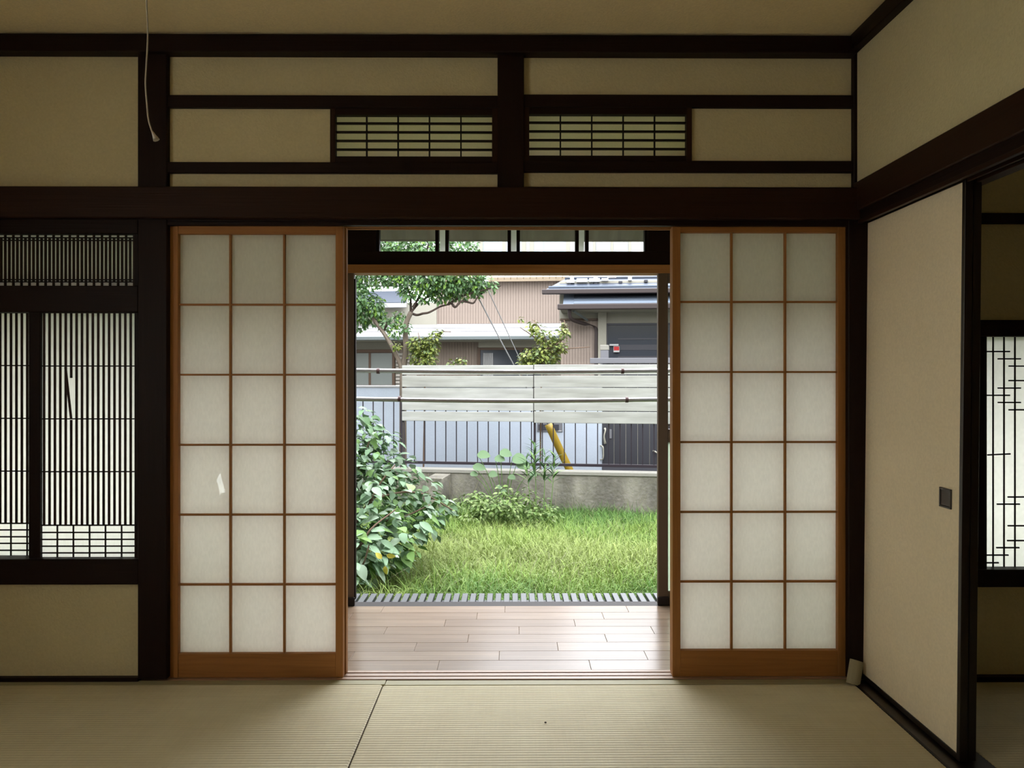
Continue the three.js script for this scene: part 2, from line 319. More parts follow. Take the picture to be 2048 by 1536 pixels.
{ // head track with two grooves over the paper doors
  const x = [at(334, 450, -0.01).x, at(1697, 450, -0.01).x], k = structure('trim_20', 'grooved dark head track over the paper doors', 'door track', [0, 1.78, -0.05]);
  box(k, 'track_body', x, [1.778, 1.83], [-0.1, -0.004], M.dark, 0.001);
  for (const z of [[-0.028, -0.004], [-0.06, -0.054], [-0.1, -0.089]]) box(k, 'track_ridge', x, [1.765, 1.778], z, z[1] > -0.01 ? M.dark : M.cedar, 0.001);  // back ridges coloured pale for the outside light on their underside
}
{ // sill with two grooves, and the flat strip between it and the mats
  const x = [at(334, 1355, -0.01).x, at(1697, 1355, -0.01).x], k = structure('trim_21', 'red brown grooved sill under the paper doors', 'door sill', [0, 0, -0.05]);
  box(k, 'sill_body', x, [-0.06, -0.004], [-0.1, -0.012], M.gap, 0);
  for (const z of [[-0.036, -0.012], [-0.07, -0.044], [-0.1, -0.079]]) box(k, 'sill_ridge', x, [-0.004, 0], z, M.sill, 0.0008);
  const a = at(772, 1362, 0).x;
  box(k, 'border_strip', [ROOM_L, a - 0.001], [-0.055, -0.003], [-0.0115, 0.03], M.border, 0.001);
  box(k, 'border_strip', [a + 0.001, 1.31], [-0.055, -0.004], [-0.0115, 0.034], M.border, 0.001);
}

// ------------------------------------------------------------------ paper sliding doors
function shoji(n, label, [X0, Y0, X1, Y1], [p0, q0, p1, q1], vs, hs, zf, torn) {
  const s = span(X0, Y0, X1, Y1, zf), zb = zf - 0.03, g = structure(`door_${n}`, label, 'paper door', [(s.x[0] + s.x[1]) / 2, 0, zf - 0.015]);
  const y0 = 0.0005, y1 = 1.768, w = span(p0, q0, p1, q1, zf);
  box(g, 'stile', [s.x[0], w.x[0]], [y0, y1], [zb, zf], M.cedar, 0.0015); box(g, 'stile', [w.x[1], s.x[1]], [y0, y1], [zb, zf], M.cedar, 0.0015);
  box(g, 'bottom_rail', w.x, [y0, w.y[0]], [zb, zf - 0.001], M.cedar, 0.0015); box(g, 'top_rail', w.x, [w.y[1], y1], [zb, zf - 0.001], M.cedar, 0.0015);
  const xs = vs.map((px) => at(px, 900, zf - 0.004).x), ys = hs.map((py) => at((p0 + p1) / 2, py, zf - 0.004).y);
  for (const x of xs) box(g, 'muntin', [x - 0.004, x + 0.004], w.y, [zb + 0.009, zf - 0.007], M.cedar, 0.0008);
  const cuts = [w.x[0], ...xs.flatMap((x) => [x - 0.004, x + 0.004]), w.x[1]];
  for (const y of ys) for (let i = 0; i < cuts.length; i += 2) box(g, 'muntin', [cuts[i], cuts[i + 1]], [y - 0.0038, y + 0.0038], [zb + 0.009, zf - 0.008], M.cedar, 0.0008);
  const gx = [w.x[0] - 0.003, ...xs, w.x[1] + 0.003], gy = [w.y[1] + 0.003, ...ys, w.y[0] - 0.003], zp = zb + 0.0085;
  for (let r = 0; r < gy.length - 1; r++) for (let c = 0; c < gx.length - 1; c++) {
    const hw = (gx[c + 1] - gx[c]) / 2, hh = (gy[r] - gy[r + 1]) / 2, mx = (gx[c] + gx[c + 1]) / 2, my = (gy[r] + gy[r + 1]) / 2;
    const holes = (torn ?? []).filter((t) => t.row === r && t.col === c);
    const key = `pane${hw.toFixed(4)}${hh.toFixed(4)}`;
    let geo = boxCache.get(key);
    if (holes.length || !geo) {
      const sh = new THREE.Shape([[-hw, -hh], [hw, -hh], [hw, hh], [-hw, hh]].map((p) => new THREE.Vector2(...p)));
      for (const t of holes) sh.holes.push(new THREE.Path(t.pts.map(([px, py]) => { const p = at(px, py, zp); return new THREE.Vector2(p.x - mx, p.y - my); })));
      geo = new THREE.ShapeGeometry(sh);
      if (!holes.length) boxCache.set(key, geo);
    }
    put(g, 'paper_pane', geo, M.washi, V(mx, my, zp), holes.length ? { label: 'torn paper pane with a ragged hole' } : {});
  }
  return g;
}
const hole = [[440.7, 945.5], [436.5, 953], [433.5, 958.4], [432.5, 963], [435.5, 967], [437.5, 976], [439.4, 984.5], [438.8, 991.6], [433, 998.8], [436, 997], [440, 991.5], [441.7, 985.8], [450.8, 985], [446.5, 969], [443, 956]];
const LS = [[334, 453, 686, 1357], [356, 468, 671, 1308], [459.5, 567.5], [609, 749.5, 890, 1030, 1170]];
const RS = [[1345, 450, 1697, 1351], [1361, 465, 1676, 1301], [1464, 1571.5], [603.5, 744, 884.5, 1024.5, 1164]];
shoji(1, 'left paper sliding door facing the room, with a small torn hole', ...LS, -0.027, [{ row: 3, col: 0, pts: hole }]);
shoji(2, 'right paper sliding door facing the room, next to the corner post', ...RS, -0.027);
const shift = (a, k) => [[a[0][0] + k, a[0][1], a[0][2] + k, a[0][3]], [a[1][0] + k, a[1][1], a[1][2] + k, a[1][3]], a[2].map((x) => x + k), a[3]];
shoji(3, 'second paper door stacked behind the left one, only its edge showing', ...shift(LS, 6.5), -0.0605);
shoji(4, 'second paper door stacked behind the right one, only its edge showing', ...shift(RS, -2), -0.0605);

// ------------------------------------------------------------------ slatted windows of the left bay
const pane = (g, name, x, y, z, m) => put(g, name, new THREE.PlaneGeometry(x[1] - x[0], y[1] - y[0]), m, V((x[0] + x[1]) / 2, (y[0] + y[1]) / 2, z));
{ // small transom of fine upright slats
  const z = -0.03, w = structure('window_1', 'small transom of fine dark upright slats at upper left', 'window', [at(0, 520, z).x, at(0, 520, z).y, z]);
  const s = span(PL, 466, 270, 572, z);
  pane(w, 'paper_pane', s.x, s.y, z - 0.011, M.washi);
  const edge = span(268.5, 466, 279, 572, z + 0.012); box(w, 'frame_stile', edge.x, edge.y, [-0.06, z + 0.012], M.dark, 0.001);
  for (let i = 0, px = 267.2; px > PL; px -= 8.07, i++) { // every other slat is long
    const x = at(px, 520, z).x, y = i % 2 ? [at(px, 563, z).y, at(px, 475, z).y] : s.y;
    box(w, 'slat', [x - 0.0036, x + 0.0036], y, [z - 0.0085, z - 0.001], M.darkRed, 0.0006);
  }
  for (const py of [475, 480.5, 559, 563.5]) { const y = at(0, py, z).y; box(w, 'cross_bar', s.x, [y - 0.002, y + 0.002], [z - 0.009, z], M.dark, 0.0005); }
}
{ // two sliding sashes: upright slats above, a small grid below
  const sash = (n, label, L, R, zf, hs, low, vs, slats, stiles, broken) => {
    const w = structure(n, label, 'window', [at((L + R) / 2, 870, zf).x, at(0, 1118, zf).y, zf]);
    const s = span(L, 622, R, 1122, zf), in_ = span(stiles[0], 626, stiles[1], low[low.length - 1], zf);
    box(w, 'stile', [s.x[0], in_.x[0]], s.y, [zf - 0.026, zf], M.dark, 0.0015);
    if (stiles[1] < R) box(w, 'stile', [in_.x[1], s.x[1]], s.y, [zf - 0.026, zf], M.dark, 0.0015);
    box(w, 'top_rail', in_.x, [in_.y[1], s.y[1]], [zf - 0.026, zf - 0.001], M.dark, 0.001); box(w, 'bottom_rail', in_.x, [s.y[0], in_.y[0]], [zf - 0.026, zf - 0.001], M.dark, 0.001);
    pane(w, 'paper_pane', in_.x, in_.y, zf - 0.015, M.washiThin);
    const Y = (py) => at((L + R) / 2, py, zf).y, yTop = in_.y[1], yGrid = Y(low[0]);
    for (const px of slats) {
      const x = at(px, 870, zf).x, hw = 0.0044, z = [zf - 0.0135, zf - 0.0085];
      if (broken && Math.abs(px - broken.px) < 2) { box(w, 'slat', [x - hw, x + hw], [Y(756), yTop], z, M.darkRed, 0.0008); box(w, 'slat', [x - hw, x + hw], [yGrid, Y(840)], z, M.darkRed, 0.0008); continue; }
      box(w, 'slat', [x - hw, x + hw], [yGrid, yTop], z, M.darkRed, 0.0008);
    }
    if (broken) bar(w, 'slat', V(at(130, 734, zf).x, Y(734), zf - 0.003), V(at(141.5, 839, zf).x, Y(839), zf - 0.003), 0.009, 0.004, M.darkRed, 0.0008).userData.label = 'snapped slat hanging askew';
    for (const py of hs) { const y = Y(py); box(w, 'cross_bar', in_.x, [y - 0.0024, y + 0.0024], [zf - 0.014, zf - 0.008], M.dark, 0.0006); }
    for (const py of low.slice(0, -1)) { const y = Y(py); box(w, 'cross_bar', in_.x, [y - 0.0027, y + 0.0027], [zf - 0.0135, zf - 0.0085], M.dark, 0.0006); }
    for (const px of vs) { const x = at(px, 1090, zf).x; box(w, 'grid_bar', [x - 0.0026, x + 0.0026], [in_.y[0], yGrid], [zf - 0.014, zf - 0.009], M.dark, 0.0006); }
  };
  const run = (from, to, step) => { const a = []; for (let x = from; step < 0 ? x > to : x < to; x += step) a.push(x); return a; };
  sash('window_2', 'slatted window sash with a broken slat beside the thick pillar', 57, 277, -0.022, [732, 838, 944], [1051.5, 1066, 1080, 1093.5, 1107, 1118.5], [111.2, 143.4, 175.8, 207.8, 240.2], run(258.6, 84, -10.87), [80, 268.5], { px: 139.1 });
  sash('window_3', 'slatted window sash cut by the left edge of the picture', -150, 66, -0.05, [731, 837, 943], [1047.8, 1061, 1074.8, 1088, 1101.9, 1114.5], [18, 50.5, -14.5, -47, -79.5], run(51, -130, -10.9), [-138, 63.5]);
  beam('dark post left of the slatted window, at the picture edge', 'post', -175, 430, -148, 1172, -0.002);
  const s = span(PL, 620, -170, 1122, -0.025); box(wallBack, 'plaster_panel', s.x, s.y, [-0.085, -0.025], M.plaster, 0);
}
// ------------------------------------------------------------------ lattice transoms over the doors
function ranma(n, label, [L, Tp, R, B], [l, t, r, b], vs, hs) {
  const zf = -0.012, w = structure(`window_${n}`, label, 'window', [at((L + R) / 2, 270, zf).x, at(L, B, zf).y, zf]), s = span(L, Tp, R, B, zf), i = span(l, t, r, b, zf);
  box(w, 'stile', [s.x[0], i.x[0]], s.y, [-0.05, zf], M.darkRed, 0.001); box(w, 'stile', [i.x[1], s.x[1]], s.y, [-0.05, zf], M.darkRed, 0.001);
  box(w, 'top_rail', i.x, [i.y[1], s.y[1]], [-0.05, zf - 0.001], M.dark, 0.001); box(w, 'bottom_rail', i.x, [s.y[0], i.y[0]], [-0.05, zf - 0.001], M.dark, 0.001);
  pane(w, 'paper_pane', i.x, i.y, -0.04, M.washiOld);
  for (const px of vs) { const x = at(px, 270, zf).x; box(w, 'lattice_bar', [x - 0.0026, x + 0.0026], i.y, [-0.036, -0.022], M.dark, 0.0005); }
  for (const py of hs) { const y = at((l + r) / 2, py, zf).y; box(w, 'lattice_bar', i.x, [y - 0.003, y + 0.003], [-0.034, -0.018], M.dark, 0.0005); }
}
ranma(4, 'left lattice transom above the doors, left of the short post', [660, 214, 996, 325], [670.5, 229.5, 984, 312.5], [732, 795, 858, 921.3], [245, 262.6, 280, 297.5]);
ranma(5, 'right lattice transom above the doors, right of the short post', [1047, 213, 1384, 322], [1058.5, 228, 1373, 311], [1121.3, 1184.3, 1247.4, 1310.5], [243.5, 261, 278.5, 296]);

// ------------------------------------------------------------------ right wall with its two sliding panels
{
  const wr = structure('wall_right', 'sand plaster wall above the sliding panels at right', 'wall', [ROOM_R, 1.9, 1.8]);
  box(wr, 'plaster_panel', [1.34, 1.43], [1.9, CEIL], [-0.06, ROOM_B], M.plaster, 0);
  trim('broad dark beam along the right wall', 'beam', [1.325, 1.45], [1.818, 1.93], [0.0, ROOM_B], M.darkRed, { c: 0.004 });
  trim('dark ceiling moulding along the right wall', 'moulding', [1.305, 1.4], [2.437, CEIL], [0.0, ROOM_B], M.dark, { c: 0.003 });
  const k = structure('trim_22', 'grooved dark head track over the sliding panels at right', 'door track', [1.4, 1.78, 1.8]);
  box(k, 'track_body', [1.342, 1.46], [1.786, 1.82], [0.0, ROOM_B], M.dark, 0.001);
  for (const x of [[1.342, 1.358], [1.384, 1.392], [1.418, 1.46]]) box(k, 'track_ridge', x, [1.772, 1.786], [0.0, ROOM_B], M.darkRed, 0.001);
  const f = structure('trim_23', 'dark floor track under the sliding panels at right', 'door track', [1.38, 0, 1.8]);
  box(f, 'track_body', [1.3125, 1.458], [-0.055, -0.002], [0.0, ROOM_B], M.lacquer, 0.001);
  box(f, 'track_ridge', [1.3135, 1.345], [-0.002, 0.003], [0.0, ROOM_B], M.lacquer, 0.001);
  const panel = (n, label, x0, z0, z1) => {
    const d = structure(`door_${n}`, label, 'sliding panel', [x0, 0.004, (z0 + z1) / 2], { lean: -0.0105 }), y = [0.004, 1.79];
    box(d, 'paper_face', [x0 + 0.001, x0 + 0.019], [0.022, 1.775], [z0 + 0.016, z1 - 0.016], M.fusuma, 0.0005);
    for (const z of [[z0, z0 + 0.016], [z1 - 0.016, z1]]) box(d, 'stile', [x0 - 0.002, x0 + 0.022], y, z, M.lacquer, 0.001);
    box(d, 'bottom_rail', [x0 - 0.002, x0 + 0.022], [0.004, 0.022], [z0 + 0.016, z1 - 0.016], M.lacquer, 0.001);
    box(d, 'top_rail', [x0, x0 + 0.02], [1.775, 1.79], [z0 + 0.016, z1 - 0.016], M.lacquer, 0.001);
    return d;
  };
  const d1 = panel(5, 'beige sliding panel with a square dark finger pull', 1.362, -0.03, 0.638);
  panel(6, 'second sliding panel stacked behind the beige one, edge on', 1.393, -0.03, 0.632);
  const p = put(d1, 'finger_pull', cbox(0.004, 0.062, 0.062, 0.001), M.metalDark, V(1.3615, 0.794, 0.55));
  for (const [dy, dz, h, w] of [[0.028, 0, 0.006, 0.062], [-0.028, 0, 0.006, 0.062], [0, 0.028, 0.05, 0.006], [0, -0.028, 0.05, 0.006]]) put(p, 'pull_rim', cbox(0.004, h, w, 0.0008), M.metalDark, V(1.3585, 0.794 + dy, 0.55 + dz));
}
// ------------------------------------------------------------------ the next room: its back wall and lattice window
{
  const ws = structure('wall_side', 'grey plaster of the next room seen past the sliding panels', 'wall', [2.6, 0, -0.05]), R = 2900;
  for (const [a, b, c, d] of [[1735, 80, R, 428], [1735, 446, R, 642], [1735, 1170, R, 1358]]) { const s = span(a, b, c, d, -0.025); box(ws, 'plaster_panel', [1.37, SIDE_R], s.y, [-0.085, -0.025], M.plaster, 0); }
  const rail = (label, b, d, zf) => { const s = span(1760, b, R, d, zf); trim(label, 'rail', [1.4, SIDE_R], s.y, [WALL_Z0, zf], M.dark, { c: 0.002 }); };
  rail('thin dark rail high on the wall of the next room', 426, 447, -0.005); rail('dark head rail over the lattice window of the next room', 640, 673, -0.003); rail('dark sill under the lattice window of the next room', 1139, 1174, 0.0);
  trim('thin dark skirting at the foot of the next room wall', 'skirting', [1.46, SIDE_R], [-0.02, 0.008], [-0.08, 0.006], M.dark);
  trim('dark ceiling moulding in the next room', 'moulding', [1.46, SIDE_R], [2.437, CEIL], [-0.06, 0.03], M.dark);
  const zf = -0.012, w = structure('window_6', 'bright window with a staggered lattice in the next room', 'window', [2.3, at(2000, 1138, zf).y, zf]);
  const s = span(1974, 672, 2740, 1140, zf);
  box(w, 'stile', [1.4, s.x[0]], s.y, [-0.07, zf], M.dark, 0.001); box(w, 'stile', [s.x[1], SIDE_R - 0.01], s.y, [-0.07, zf], M.dark, 0.001);
  pane(w, 'paper_pane', s.x, s.y, -0.05, M.washiThin);
  for (let px = 1996.5; px < 2730; px += 22.1) { const x = at(px, 900, zf).x; box(w, 'lattice_bar', [x - 0.0024, x + 0.0024], s.y, [-0.047, -0.041], M.dark, 0.0006); }
  const short = [[1984, 702.6], [2006, 717.3], [2028, 732], [2028, 761.3], [2006, 776.4], [1984, 791], [2006, 805.5], [2028, 820.3], [1985, 910.5, -3], [2026, 996.6], [2004, 1011], [2026, 1054.7], [2025, 1084.7], [2003, 1099], [1981, 1114], [1974, 1129.5]];
  for (let k = 0; k < 8; k++) for (const [px, py, tilt] of short) {
    const x0 = at(px + 88.4 * k, py, zf).x, y = at(px, py, zf).y, m = box(w, 'lattice_bar', [x0, x0 + (px < 1976 ? 0.066 : 0.091)], [y - 0.0028, y + 0.0028], [-0.0465, -0.0405], M.dark, 0.0006);
    if (tilt && !k) m.rotation.z = 0.045;
    if (x0 + 0.2 > s.x[1]) break;
  }
}
// ------------------------------------------------------------------ walls behind the camera
{
  const t = 0.12;
  const wl = structure('wall_left', 'sand plaster wall at the left end of the room', 'wall', [ROOM_L, 0, 1.8]);
  const ZW = [1.9, 3.5], YW = [0.5, 2.0], xw = [ROOM_L - t, ROOM_L];
  box(wl, 'plaster_panel', xw, [-0.06, CEIL], [WALL_Z0, ZW[0]], M.plaster, 0); box(wl, 'plaster_panel', xw, [-0.06, CEIL], [ZW[1], ROOM_B + t], M.plaster, 0);
  box(wl, 'plaster_panel', xw, [-0.06, YW[0]], ZW, M.plaster, 0); box(wl, 'plaster_panel', xw, [YW[1], CEIL], ZW, M.plaster, 0);
  const sw = structure('window_12', 'unseen paper window in the left wall, placed to light the right wall', 'window', [ROOM_L - 0.05, YW[0], 2.7]);  // out of view, placed to light the right wall and sliding panels
  for (const y of [[YW[0], YW[0] + 0.04], [YW[1] - 0.04, YW[1]]]) box(sw, 'frame_rail', [ROOM_L - 0.07, ROOM_L - 0.03], y, ZW, M.cedar);
  for (const z of [ZW[0], 2.68, ZW[1] - 0.04]) box(sw, 'frame_stile', [ROOM_L - 0.07, ROOM_L - 0.03], [YW[0] + 0.04, YW[1] - 0.04], [z, z + 0.04], M.cedar);
  put(sw, 'paper_pane', new THREE.PlaneGeometry(ZW[1] - ZW[0], YW[1] - YW[0]).rotateY(Math.PI / 2), M.washiThin, V(ROOM_L - 0.05, (YW[0] + YW[1]) / 2, (ZW[0] + ZW[1]) / 2));
  const we = structure('wall_far_side', 'sand plaster wall at the far end of the next room', 'wall', [SIDE_R, 0, 1.8]);
  box(we, 'plaster_panel', [SIDE_R, SIDE_R + t], [-0.06, CEIL], [WALL_Z0, ROOM_B + t], M.plaster, 0);
  const wb = structure('unseen_wall_rear', 'unseen wall behind the viewer, brown to warm the light it bounces', 'wall', [0, 0, ROOM_B]);
  box(wb, 'wall_board', [ROOM_L, SIDE_R], [-0.06, CEIL], [ROOM_B, ROOM_B + t], M.warmRearWall, 0);  // out of view, brown chosen to warm the light bounced into the room
}

// ------------------------------------------------------------------ veranda: planks, outer frame, sliding glass, eave
const VX0 = -3.0, VX1 = 4.4;
{
  const f = structure('veranda_floor', 'glossy brown plank floor of the veranda beyond the paper doors', 'floor', [0, 0, -0.5]);
  box(f, 'joists', [VX0, VX1], [-0.16, -0.019], [FACADE + 0.02, -0.1], M.sill, 0);
  const r = rng(5), rows = 8, z0 = -0.1005, dz = (FACADE + 0.035 - z0) / rows, mats = [M.plank, M.plankB, M.plankC];
  const joints = [[875, 1336], [998, 1320], [828, 1301], [935, 1284], [768, 1266], [889, 1249], [954, 1232], [1010, 1218]].map(([px, py]) => at(px, py, EYE.z - (EYE.y * FOCAL) / (py - CY)).x);
  for (let i = 0; i < rows; i++) {
    const list = [VX0]; for (let x = joints[i] - 0.62 * Math.floor((joints[i] - VX0 - 0.1) / 0.62); x < VX1 - 0.05; x += 0.62) list.push(x); list.push(VX1);
    for (let j = 0; j < list.length - 1; j++) box(f, 'plank', [list[j] + 0.0004, list[j + 1] - 0.0004], [-0.018, -0.0002 - 0.0006 * r()], [z0 + dz * (i + 1) + 0.0004, z0 + dz * i - 0.0004], mats[Math.floor(r() * 3)], 0.0012);
  }
  trim('sash track along the outer edge of the veranda floor', 'track', [VX0, VX1], [-0.16, -0.003], [FACADE - 0.05, FACADE + 0.033], M.rubber, { c: 0.002 });
}
{
  const zf = FACADE + 0.03, y1 = at(1000, 546, zf).y, y2 = at(1000, 529, zf).y, y3 = at(1000, 502, zf).y, yTop = 2.27;
  trim('amber wooden lintel over the glass doors of the veranda', 'lintel', [VX0, VX1], [y1, y2], [FACADE - 0.07, zf], M.cedar, { c: 0.002 });
  trim('dark band between the lintel and the small panes', 'rail', [VX0, VX1], [y2, y3], [FACADE - 0.06, zf - 0.01], M.dark, { c: 0.002 });
  trim('dark upper band over the small panes of the veranda', 'rail', [VX0, VX1], [yTop, 2.5], [FACADE - 0.06, zf - 0.01], M.dark);
  const xs = (px) => at(px, 480, zf - 0.01).x;
  trim('dark panel left of the four small panes', 'panel', [VX0, xs(752)], [y3, yTop], [FACADE - 0.06, zf - 0.01], M.dark, { c: 0.002 });
  trim('dark panel right of the four small panes', 'panel', [xs(1296), VX1], [y3, yTop], [FACADE - 0.06, zf - 0.01], M.dark, { c: 0.002 });
  const lab = ['leftmost small pane over the glass doors, tree behind it', 'second small pane from the left over the glass doors', 'third small pane from the left over the glass doors', 'rightmost small pane over the glass doors'];
  [[758, 870], [897, 1015], [1040, 1151], [1178, 1290]].forEach(([a, b], i) => {
    const w = structure(`window_${8 + i}`, lab[i], 'window', [(xs(a) + xs(b)) / 2, y3, FACADE]), z = [FACADE - 0.03, FACADE + 0.01];
    box(w, 'stile', [xs(a - 7), xs(a)], [y3, yTop], z, M.dark, 0.001); box(w, 'stile', [xs(b), xs(b + 7)], [y3, yTop], z, M.dark, 0.001);
    pane(w, 'glass_pane', [xs(a), xs(b)], [y3, yTop], FACADE - 0.01, M.glass);
    if (i < 3) pane(w, 'white_strip', [xs(b + 7), xs([897, 1040, 1178][i] - 7)], [y3, yTop], FACADE - 0.055, M.whiteGlass);
  });
}
function glassDoor(n, label, x0, x1, z, mid) {
  const d = structure(`door_${n}`, label, 'glass door', [(x0 + x1) / 2, 0, z]), y0 = 0.0, y1 = at(1000, 546, z).y - 0.002, t = [z - 0.017, z + 0.017], s = 0.052;
  box(d, 'stile', [x0, x0 + s], [y0, y1], t, M.bronze, 0.003); box(d, 'stile', [x1 - s, x1], [y0, y1], t, M.bronze, 0.003);
  box(d, 'top_rail', [x0 + s, x1 - s], [y1 - 0.05, y1], t, M.bronze, 0.003); box(d, 'bottom_rail', [x0 + s, x1 - s], [y0, y0 + 0.07], t, M.bronze, 0.003); box(d, 'middle_rail', [x0 + s, x1 - s], mid, t, M.bronze, 0.003);
  pane(d, 'glass_pane', [x0 + s, x1 - s], [mid[1], y1 - 0.05], z, M.glass); pane(d, 'frosted_pane', [x0 + s, x1 - s], [y0 + 0.07, mid[0]], z, M.frosted);
  return d;
}
{
  const z = FACADE + 0.008, xl = at(709, 900, z).x, xr = at(1315, 900, z).x, m = [at(1340, 884, z).y, at(1340, 858, z).y], w = 0.93;
  const dl = glassDoor(7, 'left sliding glass door, its brown edge beside the left paper door', xl - w, xl, z, m), dr = glassDoor(8, 'right sliding glass door, its brown edge beside the right paper door', xr, xr + w, z, m);
  glassDoor(9, 'glass door at the left end of the veranda', xl - 2 * w - 0.02, xl - w + 0.03, z - 0.036, m); glassDoor(10, 'glass door behind the right paper doors', xr + w - 0.03, xr + 2 * w, z - 0.036, m); glassDoor(11, 'glass door outside the lattice window of the next room', xr + 2 * w - 0.02, xr + 3 * w + 0.1, z, m);
  box(dl, 'edge_seal', [xl, xl + 0.008], [0.03, 1.68], [z - 0.012, z + 0.012], M.rubber, 0.001);
  box(dl, 'foot_guide', [xl - 0.045, xl + 0.006], [0.001, 0.045], [z + 0.0175, z + 0.03], M.rubber, 0.004); box(dr, 'foot_guide', [xr - 0.004, xr + 0.055], [0.001, 0.045], [z + 0.0175, z + 0.03], M.rubber, 0.004);
  // ends, ceiling and eave of the veranda
  trim('end wall of the veranda at left', 'wall', [VX0 - 0.1, VX0], [-0.16, 2.5], [FACADE - 0.05, -0.1], M.plaster); trim('end wall of the veranda at right', 'wall', [VX1, VX1 + 0.1], [-0.16, 2.5], [FACADE - 0.05, -0.1], M.plaster);
  trim('board ceiling over the veranda', 'ceiling', [VX0 - 0.1, VX1 + 0.1], [2.3, 2.36], [FACADE + 0.02, -0.1], M.ceiling);
  const ey = at(1000, 480, -1.35).y, e = structure('eave', 'grey board eave over the garden side of the house', 'eave', [0, ey, -1.2]);
  const g = slab([[-1.35, ey], [FACADE - 0.06, ey + 0.16], [FACADE - 0.06, ey + 0.28], [-1.35, ey + 0.08]].map(([a, b]) => [-a, b]), -5.5, 5.5); g.rotateY(Math.PI / 2);
  put(e, 'soffit_board', g, M.soffit, null);
  box(e, 'fascia', [-5.5, 5.5], [ey - 0.005, ey + 0.1], [-1.38, -1.35], M.soffit, 0.003);
  trim('house wall over the eave', 'wall', [-5.5, 5.5], [2.4, 3.2], [FACADE - 0.06, FACADE + 0.02], M.plaster);
}
{ // slatted aluminium step outside the glass doors
  const y = -0.1, zn = FACADE - 0.06, zfar = -1.52, d = thing('slatted_deck', 'grey slatted aluminium step between the veranda and the grass', 'deck', [0, -0.5, -1.28]);
  const xc = at(1030.5, 1209, -1.28).x, p = 0.0488;
  for (let i = -30; i <= 32; i++) box(d, 'slat', [xc + i * p - 0.0165, xc + i * p + 0.0165], [y - 0.025, y], [zfar, zn], M.deck, 0.002);
  for (const z of [-1.12, -1.45]) box(d, 'bearer', [xc - 30.5 * p, xc + 32.5 * p], [y - 0.065, y - 0.025], [z - 0.02, z + 0.02], M.deck, 0.002);
  for (const x of [-1.4, 0.05, 1.5]) for (const z of [-1.12, -1.45]) box(d, 'leg', [x - 0.02, x + 0.02], [-0.5, y - 0.065], [z - 0.02, z + 0.02], M.deck, 0.002);
}
{ // two laundry poles on a stand whose posts are outside the view
  const z = -1.75, x0 = -2.6, x1 = 2.6;
  const pole = (label, pts, joints) => {
    const a = at(709, pts[0], z), b = at(1030, pts[1], z), c = at(1340, pts[2], z), ext = (p, q, x) => p.clone().lerp(q, (x - p.x) / (q.x - p.x));
    const t = thing('laundry_pole', label, 'pole', [0, b.y, z]);
    put(t, 'pole_tube', tube([ext(b, a, x0), a, b, c, ext(b, c, x1)], [0.0135, 0.0135], 14), M.steel);
    for (const [px, py] of joints) { const p = at(px, py, z); put(t, 'collar', new THREE.CylinderGeometry(0.0175, 0.0175, 0.018, 16).rotateZ(Math.PI / 2), M.collar, V(p.x, p.y, z)); }
    for (const x of [x0, x1]) put(t, 'end_cap', new THREE.CylinderGeometry(0.016, 0.016, 0.02, 16).rotateZ(Math.PI / 2), M.collar, ext(b, x < 0 ? a : c, x));
  };
  pole('upper steel laundry pole crossing in front of the board screen', [741, 743.5, 741], [[756.5, 742], [1245, 742]]);
  pole('lower steel laundry pole crossing in front of the board screen', [798, 802, 798.5], [[799, 798], [1253.5, 799.5]]);
  for (const [x, label] of [[-2.45, 'laundry stand post out of view at left'], [2.45, 'laundry stand post out of view at right']]) {
    const s = thing('laundry_stand', label, 'stand', [x, -0.5, z - 0.03]);
    box(s, 'post', [x - 0.018, x + 0.018], [-0.5, 1.35], [z - 0.055, z - 0.02], M.deck, 0.003);
    for (const y of [1.165, 0.995]) box(s, 'arm', [x - 0.014, x + 0.014], [y - 0.012, y], [z - 0.02, z + 0.05], M.deck, 0.002);
    box(s, 'foot', [x - 0.18, x + 0.18], [-0.5, -0.44], [z - 0.22, z + 0.14], M.coping, 0.01);
  }
}

// ------------------------------------------------------------------ garden
solo('garden_ground', 'dark soil of the garden under the grass', 'ground', [-14, 14], [-0.7, -0.5], [-5.72, FACADE + 0.1], M.soil, { kind: 'structure', c: 0 });
solo('street_ground', 'grey street behind the garden fence', 'ground', [-40, 40], [-0.9, -0.62], [-60, -4.9], M.asphalt, { kind: 'structure', c: 0, frame: HOUSE });
solo('yard_ground', 'bare ground round the house behind the garden', 'ground', [-14, 14], [-0.8, -0.6], [FACADE + 0.1, 14], M.soil, { kind: 'structure', c: 0 });
solo('house_footing', 'concrete footing of the house below the veranda', 'wall', [-5.5, 5.5], [-0.6, -0.17], [FACADE + 0.1, FACADE + 0.25], M.concrete, { kind: 'structure' });
{ // low concrete wall that carries the fence
  const y = at(1100, 942, 0, STREET).y, w = structure('garden_wall', 'stained low concrete wall at the end of the garden', 'wall', [0, -0.6, -0.08], { frame: STREET });
  box(w, 'wall_body', [-4.1, 5.0], [-0.62, y - 0.045], [-0.16, 0.0], M.concrete, 0.004); box(w, 'coping', [-4.1, 5.0], [y - 0.045, y], [-0.165, 0.012], M.coping, 0.006);
  const a = at(850, 950, 0, STREET).x, b = at(905, 939, 0, STREET).x;
  box(w, 'buttress', [a + 0.12, b - 0.02], [-0.62, y - 0.05], [0.0, 0.42], M.concrete, 0.006, { label: 'short stub wall coming forward from the garden wall' });
}
const FZ = -0.06, TOPY = at(750, 799, FZ, STREET).y, BOTY = at(1150, 930, FZ, STREET).y;
